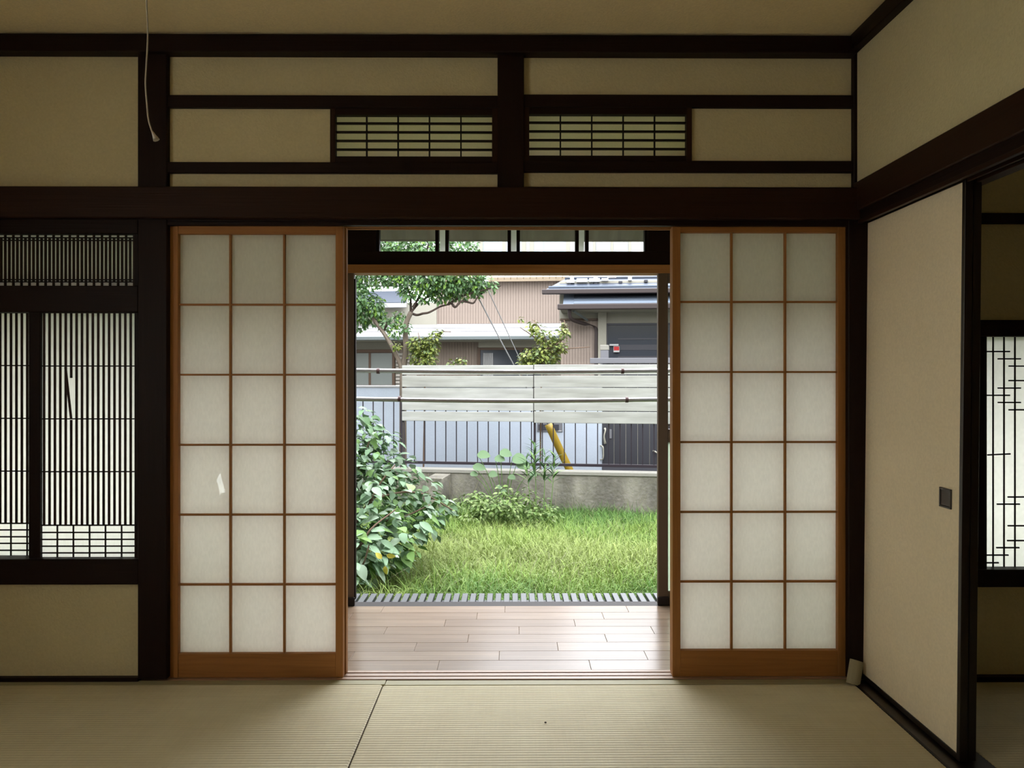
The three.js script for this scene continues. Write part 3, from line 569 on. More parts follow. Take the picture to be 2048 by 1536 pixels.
{
  const f = thing('boundary_fence', 'dark metal railing standing on the low concrete wall', 'fence', [0, at(1100, 942, 0, STREET).y, FZ], { frame: STREET });
  box(f, 'top_rail', [-4.0, 4.9], [TOPY - 0.02, TOPY + 0.02], [FZ - 0.016, FZ + 0.016], M.fence, 0.002); box(f, 'bottom_rail', [-4.0, 4.9], [BOTY - 0.016, BOTY + 0.016], [FZ - 0.014, FZ + 0.014], M.fence, 0.002);
  const u0 = at(1019.6, 890, FZ, STREET).x, p = (at(1240, 890, FZ, STREET).x - u0) / 10;
  for (let i = -32; i <= 38; i++) box(f, 'bar', [u0 + i * p - 0.0055, u0 + i * p + 0.0055], [BOTY + 0.016, TOPY - 0.02], [FZ - 0.006, FZ + 0.006], M.fence, 0);
  for (const px of [803, 1069.5, 1338]) { const u = at(px, 890, FZ, STREET).x; box(f, 'post', [u - 0.013, u + 0.013], [at(1100, 942, 0, STREET).y, TOPY + 0.02], [FZ - 0.014, FZ + 0.014], M.fence, 0.002); }
}
{ // weathered boards fixed to the garden side of the railing
  const z = FZ + 0.036, yb = at(1069, 942, 0, STREET).y, s = thing('board_screen', 'screen of weathered grey boards fixed to the railing', 'screen', [at(1069, 800, z, STREET).x, at(1069, 846, z, STREET).y, z], { frame: STREET });
  const cols = [[804, 1066.5, [[730.5, 749.5], [751.5, 774], [776.5, 798.5], [801, 821], [823.5, 842.5]]], [1068, 1500, [[729, 749], [751, 774.5], [776, 799], [800.5, 822], [823.5, 847]]]];
  const r = rng(12);
  for (const [a, b, rows] of cols) for (const [t, q] of rows) { const u = [at(a, 800, z, STREET).x, at(b, 800, z, STREET).x], mx = a < 1000 ? 935 : 1200; box(s, 'board', u, [at(mx, q, z, STREET).y, at(mx, t, z, STREET).y], [z - 0.012 - 0.003 * r(), z + 0.004 + 0.004 * r()], r() < 0.5 ? M.board : M.boardB, 0.003); }
  for (const px of [806, 1067.3, 1337]) { const u = at(px, 800, z, STREET).x; box(s, 'batten', [u - 0.012, u + 0.012], [at(px, 845, z, STREET).y, at(px, 732, z, STREET).y], [z - 0.02, z - 0.0155], M.fence, 0.002); }
}

// ------------------------------------------------------------------ street: white wall, gate, stay wire
const WZ = -1.75; // street wall, behind the fence line
{
  const w = structure('street_wall', 'blue white rendered wall across the street behind the railing', 'wall', [0, -0.62, WZ], { frame: STREET });
  const top = at(750, 771, WZ, STREET).y, a = at(1204, 900, WZ, STREET).x;
  box(w, 'wall_body', [-9, a], [-0.62, top - 0.03], [WZ - 0.15, WZ], M.blueWhite, 0.004); box(w, 'coping', [-9, a], [top - 0.03, top], [WZ - 0.16, WZ + 0.012], M.white, 0.006);
  const ml = span(1074, 846, 1125, 863.5, WZ + 0.015, STREET);
  const m = thing('mail_slot', 'dark letter box plate set in the blue white wall beside the yellow guard', 'letter box', [(ml.x[0] + ml.x[1]) / 2, ml.y[0], WZ], { frame: STREET });
  box(m, 'plate', ml.x, ml.y, [WZ, WZ + 0.015], M.slateGrey, 0.002); box(m, 'flap', [ml.x[0] + 0.02, ml.x[1] - 0.05], [ml.y[0] + 0.02, ml.y[1] - 0.02], [WZ + 0.015, WZ + 0.02], M.charcoal, 0.001); box(m, 'white_tag', [ml.x[1] - 0.06, ml.x[1] - 0.015], [ml.y[0] + 0.006, ml.y[0] + 0.02], [WZ + 0.015, WZ + 0.018], M.white, 0.0005);
}
{
  const g = thing('gate', 'charcoal gate door with pale handles behind the railing', 'gate', [at(1260, 940, WZ, STREET).x, -0.62, WZ], { frame: STREET });
  const u0 = at(1204.5, 900, WZ, STREET).x, u1 = at(1420, 900, WZ, STREET).x, yb = at(1260, 933, WZ, STREET).y, yt = at(1260, 727, WZ, STREET).y;
  const n = 9; for (let i = 0; i < n; i++) box(g, 'door_panel', [lerp(u0, u1, i / n) + 0.002, lerp(u0, u1, (i + 1) / n) - 0.002], [yb, yt], [WZ - 0.05, WZ], M.charcoal, 0.003);
  box(g, 'kick_rail', [u0, u1], [-0.62, yb - 0.003], [WZ - 0.05, WZ + 0.01], M.charcoalRib, 0.003);
  box(g, 'head_rail', [at(1180, 722, WZ, STREET).x, u1], [yt + 0.002, yt + 0.075], [WZ - 0.08, WZ + 0.02], M.slateGrey, 0.004);
  const P = (px, py, z) => { const p = at(px, py, WZ, STREET); p.z = WZ + z; return p; };
  put(g, 'lever_handle', tube([P(1210, 857, 0.02), P(1211, 860, 0.05), P(1208.5, 872, 0.055), P(1210.5, 887, 0.02)], [0.017, 0.01, 0.009, 0.018], 10), M.handle);
  put(g, 'pull_handle', tube([P(1201, 891, 0.0), P(1206, 893, 0.05), P(1207, 905, 0.055), P(1206, 917, 0.05), P(1201, 919, 0.0)], [0.009, 0.009], 10), M.handle);
  box(g, 'lock_plate', [at(1219, 870, WZ, STREET).x, at(1223.5, 870, WZ, STREET).x], [at(1221, 877, WZ, STREET).y, at(1221, 858.5, WZ, STREET).y], [WZ, WZ + 0.012], M.slateGrey, 0.002);
  put(g, 'latch', tube([P(1307, 902, 0), P(1311, 903, 0.05), P(1316, 907, 0.05)], [0.012, 0.008], 8), M.handle);
  const q = thing('gate_pillar', 'grey pillar with a pale cap standing behind the board screen', 'pillar', [at(1208, 720, WZ - 0.2, STREET).x, -0.62, WZ - 0.2], { frame: STREET });
  const s = span(1201, 690, 1217, 720, WZ - 0.2, STREET); box(q, 'shaft', s.x, [-0.62, s.y[1] - 0.07], [WZ - 0.34, WZ - 0.2], M.slateGrey, 0.005); box(q, 'cap', [s.x[0] - 0.005, s.x[1] + 0.005], [s.y[1] - 0.07, s.y[1]], [WZ - 0.345, WZ - 0.195], M.coping, 0.005);
}
{ // stay wires of a utility pole, one with a yellow guard
  const Z = -0.75, P = (px, py, dz = 0) => at(px, py, Z + dz, STREET);
  const top = P(1027, 729).clone().lerp(P(932, 548), 4.2), pole = thing('utility_pole', 'concrete utility pole outside the left edge of the view', 'utility pole', V(top.x - 0.25, -0.62, Z - 0.1), { frame: STREET });
  put(pole, 'shaft', tube([V(top.x - 0.25, -0.62, Z - 0.1), V(top.x - 0.25, 3, Z - 0.1), V(top.x - 0.25, top.y + 1.2, Z - 0.1)], [0.15, 0.13, 0.1], 16), M.coping);
  const w = thing('stay_wire', 'thin stay wire running down into the yellow guard', 'wire', P(1100, 850), { frame: STREET });
  put(pole, 'bracket', cbox(0.2, 0.03, 0.03, 0.003), M.wire, V(top.x - 0.115, top.y, Z - 0.1));
  put(w, 'wire', tube([top, P(932, 548), P(1027, 729), P(1098, 852)], [0.008, 0.008], 8), M.wire);
  const b = P(1142, 946), foot = b.clone().add(b.clone().sub(P(1098, 848)).multiplyScalar((b.y + 0.62) / (P(1098, 848).y - b.y)));
  put(w, 'guard', tube([P(1096.5, 848.5), P(1119, 898), b, foot], [0.047, 0.047], 18), M.yellow, null, { label: 'yellow plastic guard tube' });
  const w2 = thing('stay_wire', 'second thin wire with a pale insulator in the tree crown', 'wire', P(1017, 669, -0.3), { frame: STREET });
  const t2 = P(1039, 717, -0.3).clone().lerp(P(972, 571, -0.3), 5.4);
  put(w2, 'wire', tube([t2, P(972, 571, -0.3), P(1039, 717, -0.3), P(1098, 846, -0.3)], [0.006, 0.006], 8), M.wire);
  const c = P(968, 561.5, -0.3), ins = new THREE.LatheGeometry([[0, -0.07], [0.03, -0.066], [0.055, -0.03], [0.045, -0.01], [0.058, 0.015], [0.045, 0.05], [0.02, 0.07], [0, 0.07]].map((p) => new THREE.Vector2(...p)), 14);
  const im = put(w2, 'insulator', ins, M.insulator, c); im.rotation.z = 0.45;
}

// ------------------------------------------------------------------ houses across the street
function quad(a, b, c, d, thick = 0.06) { // a roof plane a-b-c-d (anticlockwise from outside), with thickness
  const n = b.clone().sub(a).cross(d.clone().sub(a)).normalize().multiplyScalar(thick), top = [a, b, c, d], bot = top.map((p) => p.clone().sub(n)), pos = [];
  const f = (...q) => { for (const [i, j, k] of [[0, 1, 2], [0, 2, 3]]) for (const p of [q[i], q[j], q[k]]) pos.push(p.x, p.y, p.z); };
  f(...top); f(bot[3], bot[2], bot[1], bot[0]); for (let i = 0; i < 4; i++) f(top[i], bot[i], bot[(i + 1) % 4], top[(i + 1) % 4]);
  const g = new THREE.BufferGeometry(); g.setAttribute('position', new THREE.Float32BufferAttribute(pos, 3));
  g.setAttribute('uv', new THREE.Float32BufferAttribute(pos.flatMap((_, i) => (i % 3 ? [] : [pos[i], pos[i + 1] + pos[i + 2]])), 2)); g.computeVertexNormals();
  return g;
}
function houseWindow(h, px, z, frame, { glass = M.houseGlass, rim = M.brownFrame, bars = [], t = 5, sill = true } = {}) {
  const s = span(...px, z, frame), w = put(h, 'window', cbox(0.02, 0.02, 0.02, 0), rim, V(s.x[0] + 0.02, s.y[0] + 0.02, z - 0.02));
  const k = t * (s.x[1] - s.x[0]) / (px[2] - px[0]);
  for (const x of [[s.x[0], s.x[0] + k], [s.x[1] - k, s.x[1]]]) box(w, 'frame', x, s.y, [z - 0.05, z + 0.035], rim, 0.003);
  for (const y of [[s.y[0], s.y[0] + k], [s.y[1] - k, s.y[1]]]) box(w, 'frame', [s.x[0] + k, s.x[1] - k], y, [z - 0.05, z + 0.03], rim, 0.003);
  for (const b of bars) { const x = at(b, px[1], z, frame).x; box(w, 'mullion', [x - k * 0.45, x + k * 0.45], [s.y[0] + k, s.y[1] - k], [z - 0.01, z + 0.025], rim, 0.002); }
  const xs = [s.x[0] + k, ...bars.map((b) => at(b, px[1], z, frame).x), s.x[1] - k];
  for (let i = 0; i < xs.length - 1; i++) box(w, 'pane', [xs[i], xs[i + 1] - 0.001], [s.y[0] + k, s.y[1] - k], [z + 0.001 + 0.002 * (i % 2), z + 0.01 + 0.002 * (i % 2)], glass, 0.001);
  return w;
}
function ribs(h, x, y, z, pitch, m) { // upright siding boards too narrow to tell apart, joined
  const g = []; for (let u = x[0]; u < x[1] - pitch; u += pitch) g.push(cbox(pitch * 0.86, y[1] - y[0], 0.014, 0.003).clone().translate(u + pitch / 2, (y[0] + y[1]) / 2, z + 0.004));
  put(h, 'siding', mergeGeometries(g), m, null, { kind: 'stuff' });
}
{
  const ZL = -7.9, ZU = -8.6, F = LANE, h = thing('house', 'beige sided house with a white metal lower roof across the street', 'house', [at(900, 700, ZL, F).x, -0.62, ZL], { frame: F });
  const a = span(640, 684, 800, 800, ZL, F), b = span(800, 684, 1124, 800, ZL, F), yTop = a.y[1] + 0.12;
  box(h, 'wall', [a.x[0] - 3, a.x[1]], [-0.62, yTop], [ZL - 0.25, ZL], M.cream, 0.004); box(h, 'wall', [b.x[0], b.x[1]], [-0.62, yTop], [ZL - 0.25, ZL], M.beigeDeep, 0.004);
  ribs(h, [b.x[0], at(954, 710, ZL, F).x], [-0.6, b.y[1]], ZL, 0.062, M.beigeDeep); ribs(h, [at(1094, 710, ZL, F).x, b.x[1]], [-0.6, b.y[1]], ZL, 0.062, M.beigeDeep);
  const ev = at(900, 672, -7.2, F).y, rd = at(900, 648, ZU, F).y, u0 = a.x[0] - 3, u1 = at(1122, 670, -7.2, F).x;
  put(h, 'lower_roof', quad(V(u0, ev, -7.2), V(u1, ev, -7.2), V(u1, rd, ZU), V(u0, rd, ZU)), M.whiteRoof);
  for (const t of [0.35, 0.62]) { const p = V(0, lerp(ev, rd, t) + 0.012, lerp(-7.2, ZU, t)); box(h, 'roof_seam', [u0, u1], [p.y - 0.01, p.y + 0.01], [p.z - 0.015, p.z + 0.015], M.whiteRoof, 0.002); }
  box(h, 'gutter', [u0, u1 + 0.03], [ev - 0.085, ev - 0.005], [-7.22, -7.12], M.greyGutter, 0.01); box(h, 'soffit', [u0, u1], [ev - 0.1, ev - 0.075], [ZL, -7.22], M.cream, 0.003);
  const up = span(872, 553, 1126, 660, ZU, F); box(h, 'wall', up.x, [ev - 0.2, up.y[1] + 0.15], [ZU - 0.3, ZU], M.beige, 0.004); ribs(h, up.x, [rd, up.y[1]], ZU, 0.062, M.beige);
  const cr = span(640, 606, 873, 660, ZU + 0.06, F); box(h, 'wall', [cr.x[0] - 2, cr.x[1]], [ev - 0.2, cr.y[1]], [ZU - 0.3, ZU + 0.06], M.cream, 0.004);
  const r0 = at(760, 605, ZU + 0.4, F), r1 = at(760, 582, ZU - 0.9, F); put(h, 'side_roof', quad(V(cr.x[0] - 2, r0.y, ZU + 0.4), V(at(813, 605, ZU + 0.4, F).x, r0.y, ZU + 0.4), V(at(813, 582, ZU - 0.9, F).x, r1.y, ZU - 0.9), V(cr.x[0] - 2, r1.y, ZU - 0.9)), M.roof);
  box(h, 'side_gutter', [cr.x[0] - 2, at(813, 605, ZU + 0.4, F).x], [r0.y - 0.12, r0.y - 0.02], [ZU + 0.38, ZU + 0.46], M.white, 0.008);
  // tiled strip under the upper storey
  const t0 = at(1000, 555, ZU + 0.25, F), t1 = at(1000, 536, ZU - 0.9, F), tx0 = at(868, 555, ZU + 0.25, F).x, tx1 = at(1138, 555, ZU + 0.25, F).x, n = 21;
  const tg = quad(V(-0.5, 0, 0), V(0.5, 0, 0), V(0.5, t1.y - t0.y, -1.15), V(-0.5, t1.y - t0.y, -1.15), 0.05);
  const tileRoof = put(h, 'tile_roof', quad(V(tx0, t0.y - 0.05, ZU + 0.24), V(tx1, t0.y - 0.05, ZU + 0.24), V(tx1, t1.y - 0.05, ZU - 0.9), V(tx0, t1.y - 0.05, ZU - 0.9), 0.04), M.tile);
  for (let i = 0; i < n; i++) { const w = (tx1 - tx0) / n, m = put(tileRoof, 'tile', tg, M.tile, V(tx0 + w * (i + 0.5), t0.y, ZU + 0.25)); m.scale.x = w * 0.93; m.rotation.z = -0.02 * (i % 2); }
  const W = ZU - 0.9, uw = span(640, 365, 1130, 545, W, F), ur = span(1130, 450, 1500, 545, W, F); box(h, 'wall', ur.x, [ur.y[0] - 0.3, ur.y[1]], [W - 0.3, W], M.white, 0.004); box(h, 'wall', [uw.x[0] - 3, uw.x[1]], [uw.y[0] - 0.3, uw.y[1]], [W - 0.3, W], M.white, 0.004);  // left part raised out of view to block sky reflected in the veranda floor
  houseWindow(h, [958, 462, 1052, 522], W, F, { glass: M.blueGlass, rim: M.cream, bars: [1008], t: 8 }); houseWindow(h, [1060, 462, 1140, 522], W, F, { glass: M.blueGlass, rim: M.cream, bars: [], t: 8 }); houseWindow(h, [1186, 462, 1262, 522], W, F, { glass: M.curtain, rim: M.cream, bars: [1224], t: 5 });
  box(h, 'balcony_post', [at(1083, 490, W + 0.5, F).x - 0.02, at(1083, 490, W + 0.5, F).x + 0.02], [t1.y - 0.1, uw.y[1]], [W + 0.45, W + 0.5], M.white, 0.003);
  // windows of the ground floor
  const cw = houseWindow(h, [955, 694, 1094, 770], ZL + 0.04, F, { bars: [1042], t: 6 });
  const sb = span(957, 681, 1092, 695, ZL + 0.1, F); box(cw, 'shutter_box', sb.x, sb.y, [ZL, ZL + 0.13], M.cream, 0.006);
  const cu = span(966, 706, 986, 760, ZL + 0.075, F); const cg = []; for (let i = 0; i < 5; i++) cg.push(new THREE.CylinderGeometry(0.024, 0.03, cu.y[1] - cu.y[0], 8).translate(lerp(cu.x[0], cu.x[1], (i + 0.5) / 5), (cu.y[0] + cu.y[1]) / 2, ZL + 0.06)); put(cw, 'curtain', mergeGeometries(cg), M.curtain);
  const lw = houseWindow(h, [640, 701, 790, 775], ZL + 0.04, F, { glass: M.greyGlass, bars: [740], t: 5 });
  const lt = span(640, 699, 792, 705, ZL + 0.1, F); box(lw, 'head_frame', lt.x, lt.y, [ZL, ZL + 0.1], M.brownFrame, 0.004);
  const lv = put(h, 'louver_panel', cbox(0.03, 0.03, 0.03, 0), M.louver, V(at(812, 700, ZL, F).x, at(812, 700, ZL, F).y, ZL));
  for (let py = 706; py < 775; py += 7) { const s = span(791, py, 833, py + 5.5, ZL + 0.06, F), m = box(lv, 'louver_slat', s.x, s.y, [ZL + 0.02, ZL + 0.045], M.louver, 0.003); m.rotation.x = -0.35; }
}
{
  const Z = -6.0, F = LANE, h = thing('house', 'cream house with blue grey metal roofs at right across the street', 'house', [at(1250, 700, Z, F).x, -0.62, Z], { frame: F });
  const R = at(1640, 700, Z, F).x, L = at(1119, 640, Z, F).x, lowY = at(1250, 612, Z + 0.7, F).y;
  box(h, 'wall', [at(1196, 640, Z, F).x, R], [-0.62, lowY + 0.55], [Z - 0.3, Z], M.cream, 0.005);
  box(h, 'wall', [L, at(1196, 640, Z, F).x], [at(1150, 640, Z, F).y, lowY + 0.55], [Z - 0.3, Z], M.cream, 0.005);
  const sd = span(1122, 639, 1196, 760, Z - 0.02, F); box(h, 'wall', sd.x, [-0.62, sd.y[1]], [Z - 0.25, Z - 0.02], M.beige, 0.003); ribs(h, [sd.x[0], sd.x[1] - 0.06], [-0.6, sd.y[1] - 0.02], Z - 0.02, 0.055, M.beige);
  const ed = span(1120, 637, 1197, 641, Z + 0.02, F); box(h, 'edge_trim', ed.x, ed.y, [Z - 0.02, Z + 0.03], M.brownFrame, 0.003);
  const col = span(1196, 622, 1213, 760, Z + 0.12, F); box(h, 'column', col.x, [-0.62, lowY + 0.1], [Z, Z + 0.12], M.cream, 0.006);
  const gut = (name, px, y, z, hh, m) => { const a = at(px, y, z, F); return box(h, name, [a.x, R + 0.2], [a.y - hh, a.y + hh], [z - 0.06, z + 0.06], m, 0.012); };
  // lower roof
  const g1 = at(1115, 613, Z + 0.75, F), lr = at(1150, 588, Z, F).y;
  gut('lower_gutter', 1115, 614, Z + 0.75, 0.05, M.gutter);
  put(h, 'lower_roof', quad(V(g1.x + 0.12, g1.y + 0.03, Z + 0.7), V(R, g1.y + 0.03, Z + 0.7), V(R, lr, Z), V(g1.x + 0.12, lr, Z)), M.roof);
  const fl = [at(1126, 610, Z + 0.72, F), at(1147, 608, Z + 0.72, F)]; put(h, 'roof_flashing', quad(V(fl[0].x, g1.y + 0.045, Z + 0.7), V(fl[1].x, g1.y + 0.045, Z + 0.7), V(fl[1].x, lr + 0.03, Z + 0.02), V(fl[0].x, lr + 0.03, Z + 0.02), 0.03), M.roofPale);
  for (const [t, m] of [[0.12, M.roofPale], [0.4, M.roofPale], [0.72, M.roof]]) { const p = V(0, lerp(g1.y + 0.03, lr, t) + 0.012, lerp(Z + 0.7, Z, t)); box(h, 'roof_band', [fl[1].x, R], [p.y - 0.012, p.y + 0.016], [p.z - 0.07, p.z + 0.07], m, 0.004).rotation.x = Math.atan2(lr - g1.y, 0.7); }
  box(h, 'soffit', [g1.x + 0.05, R], [g1.y - 0.06, g1.y - 0.035], [Z, Z + 0.69], M.cream, 0.003);
  // upper roof with a hip at its left end
  const g2 = at(1084, 583, Z + 0.5, F), ur = at(1200, 514, Z - 2.2, F).y; gut('upper_gutter', 1084, 584, Z + 0.5, 0.045, M.gutter);
  put(h, 'upper_roof', quad(V(g2.x + 0.04, g2.y + 0.03, Z + 0.45), V(R, g2.y + 0.03, Z + 0.45), V(R, ur, Z - 2.2), V(g2.x + 1.25, ur, Z - 2.2)), M.roof);
  for (const t of [0.06, 0.3, 0.52, 0.74]) { const p = V(lerp(g2.x + 0.04, g2.x + 1.25, t), lerp(g2.y + 0.03, ur, t) + 0.01, lerp(Z + 0.45, Z - 2.2, t)); box(h, 'roof_band', [p.x, R], [p.y - 0.012, p.y + 0.02], [p.z - 0.03, p.z + 0.03], t < 0.1 ? M.roofPale : M.roof, 0.004); }
  box(h, 'wall', [at(1122, 595, Z - 0.2, F).x, R], [lr - 0.2, g2.y + 0.1], [Z - 0.5, Z - 0.2], M.white, 0.004);
  for (const [px, py] of [[1138, 567.5], [1192, 565.5], [1241, 563.8], [1292, 561.5]]) { const p = at(px, py, Z + 0.05, F); box(h, 'snow_guard', [p.x - 0.035, p.x + 0.035], [p.y - 0.025, p.y + 0.02], [Z, Z + 0.05], M.charcoal, 0.004); }
  // white frame lying on the upper roof
  const fr = thing('roof_rack', 'white metal frame standing on the blue grey upper roof', 'roof rack', at(1190, 566, Z + 0.02, F), { frame: F }), fz = Z + 0.06;
  for (const [a, b, c, d] of [[1140, 544, 1148, 566], [1187, 544, 1196, 564], [1256, 544, 1264, 561]]) { const s = span(a, b, c, d, fz, F); box(fr, 'upright', s.x, s.y, [fz - 0.06, fz], M.white, 0.006); }
  for (const [a, b, c, d] of [[1133, 559, 1149, 566], [1153, 556.5, 1175, 564.5], [1178, 556, 1200, 564], [1203, 556, 1217, 562]]) { const s = span(a, b, c, d, fz + 0.02, F); box(fr, 'foot_block', s.x, s.y, [fz - 0.05, fz + 0.02], M.white, 0.006); }
  { const s = span(1133, 544.5, 1204, 549, fz + 0.01, F); box(fr, 'cross_rail', s.x, s.y, [fz - 0.03, fz + 0.01], M.whiteBar, 0.005); const q = span(1215, 544, 1233, 554.5, fz, F); box(fr, 'junction_box', q.x, q.y, [fz - 0.12, fz], M.whiteBar, 0.01); }
  // downpipe
  const P = (px, py, z) => { const p = at(px, py, z, F); return V(p.x, p.y, z); };
  put(h, 'downpipe', tube([P(1139, 616, Z + 0.7), P(1140, 634, Z + 0.65), P(1146, 640, Z + 0.55), P(1170, 648, Z + 0.25), P(1189, 653, Z + 0.08), P(1192.5, 659, Z + 0.06), P(1192.5, 690, Z + 0.06), P(1192.5, 770, Z + 0.06)], [0.036, 0.036], 12), M.gutter);
  bar(h, 'bracket', P(1147, 622, Z + 0.6), P(1174, 640, Z + 0.1), 0.05, 0.04, M.greyGutter);
  // large dark window
  const dw = houseWindow(h, [1212, 646, 1480, 722], Z + 0.04, F, { rim: M.charcoal, glass: M.houseGlass, bars: [1400], t: 4 });
  for (const [a, b] of [[676, 679], [689, 700], [712, 716]]) { const s = span(1236, a, 1395, b, Z + 0.06, F); box(dw, 'inner_rail', s.x, s.y, [Z + 0.051, Z + 0.058], M.charcoal, 0.001); }
  const zs = Z + 0.12, s1 = span(1227, 692.5, 1239, 704.5, zs, F), s2 = span(1219, 688, 1237, 691.5, zs, F), sg = thing('red_sign', 'small red and white plate on the dark window of the cream house', 'sign', V((s1.x[0] + s1.x[1]) / 2, s1.y[0], zs), { frame: F });
  box(sg, 'plate', s1.x, s1.y, [zs - 0.012, zs], M.white, 0.002); box(sg, 'red_face', [s1.x[0] + 0.006, s1.x[1] - 0.006], [s1.y[0] + 0.035, s1.y[1] - 0.005], [zs, zs + 0.004], M.red, 0.001); box(sg, 'holder', s2.x, s2.y, [zs - 0.04, zs], M.white, 0.002);
}

{ // unseen houses either side, placed so only the street sky lights the room
  for (const [label, x, z, hgt] of [['unseen tall pale house left of the garden, placed to block the side sky', [-13, -4.3], [-11, -2.2], 6.4], ['unseen tall pale house right of the garden, placed to block the side sky', [5.2, 13], [-10, -2.2], 6.4]]) {
    const h = thing('unseen_side_house', label, 'house', [(x[0] + x[1]) / 2, -0.6, (z[0] + z[1]) / 2], { kind: 'structure' }), mid = (x[0] + x[1]) / 2;
    box(h, 'wall', x, [-0.6, hgt], z, M.cream, 0.01);
    const g = slab([[x[0] - 0.5, hgt], [x[1] + 0.5, hgt], [mid, hgt + 1.8]], z[0] - 0.4, z[1] + 0.4); put(h, 'roof', g, M.roof);
    const s = x[0] < 0 ? x[1] : x[0]; for (const wz of [-4.5, -7.5]) { const w = box(h, 'window', [s - 0.04, s + 0.04], [0.5, 1.7], [wz - 0.8, wz + 0.8], M.brownFrame, 0.004); box(w, 'pane', [s - 0.05, s + 0.05], [0.6, 1.6], [wz - 0.7, wz + 0.7], M.houseGlass, 0.002); }
  }
}

// ------------------------------------------------------------------ plants
function leafGeo(len, wid, { rows = 5, fold = 0.25, curl = 0.25, sharp = 1 } = {}) { // lies along +z from its stalk, face up
  const pos = [], uv = [], idx = [];
  for (let i = 0; i <= rows; i++) {
    const t = i / rows, w = (wid / 2) * Math.pow(Math.sin(Math.PI * Math.min(0.999, Math.pow(t, 0.8) * 0.97 + 0.02)), sharp), y = -curl * len * t * t;
    for (const s of [-1, 0, 1]) { pos.push(s * w, y + Math.abs(s) * w * fold, t * len); uv.push(0.5 + s * w, t * len); }
  }
  for (let i = 0; i < rows; i++) for (const j of [0, 1]) { const a = i * 3 + j; idx.push(a, a + 3, a + 1, a + 1, a + 3, a + 4); }
  const g = new THREE.BufferGeometry(); g.setAttribute('position', new THREE.Float32BufferAttribute(pos, 3)); g.setAttribute('uv', new THREE.Float32BufferAttribute(uv, 2)); g.setIndex(idx); g.computeVertexNormals();
  return g;
}
const UP = V(0, 1, 0);
function leafTurn(r, out, { up = 0.7, outw = 0.6, rand = 0.5, droop = 0.3 } = {}) { // a leaf that faces up and out and points away from the stem
  const n = V(0, up, 0).addScaledVector(out, outw).add(V(r() - 0.5, r() - 0.5, r() - 0.5).multiplyScalar(2 * rand)).normalize();
  const d = out.clone().add(V(r() - 0.5, -droop, r() - 0.5).multiplyScalar(1.2)); d.addScaledVector(n, -d.dot(n)).normalize();
  const x = n.clone().cross(d).normalize();
  return new THREE.Quaternion().setFromRotationMatrix(new THREE.Matrix4().makeBasis(x, n, d));
}
const onBall = (r) => { const y = 2 * r() - 1, a = r() * 6.2832, k = Math.sqrt(1 - y * y); return V(k * Math.cos(a), y, k * Math.sin(a)); };
// leaves scattered over the shells of balls: [centre, radius]
function scatter(r, balls, count, turn, shell = 0.65) {
  const total = balls.reduce((s, b) => s + b[1] * b[1], 0), out = [];
  for (const [c, rad] of balls) for (let i = 0, n = Math.round((count * rad * rad) / total); i < n; i++) {
    const d = onBall(r), p = c.clone().addScaledVector(d, rad * lerp(shell, 1.05, Math.sqrt(r())));
    out.push({ p, q: leafTurn(r, d, turn), s: lerp(0.7, 1.25, r()) });
  }
  return out;
}
function foliage(parent, name, list, geo, m, palette, r) {
  const im = new THREE.InstancedMesh(geo, m, list.length), b = baseOf.get(parent), mt = new THREE.Matrix4(), c = new THREE.Color();
  list.forEach((l, i) => {
    im.setMatrixAt(i, mt.compose(l.p.clone().sub(b), l.q, V(l.s, l.s, l.s)));
    const a = palette[Math.floor(r() * palette.length)], k = lerp(0.8, 1.2, r()); im.setColorAt(i, c.setRGB(a[0] * k, a[1] * k, a[2] * k));
  });
  im.name = name; im.userData.kind = 'stuff'; im.castShadow = im.receiveShadow = true; parent.add(im);
  return im;
}
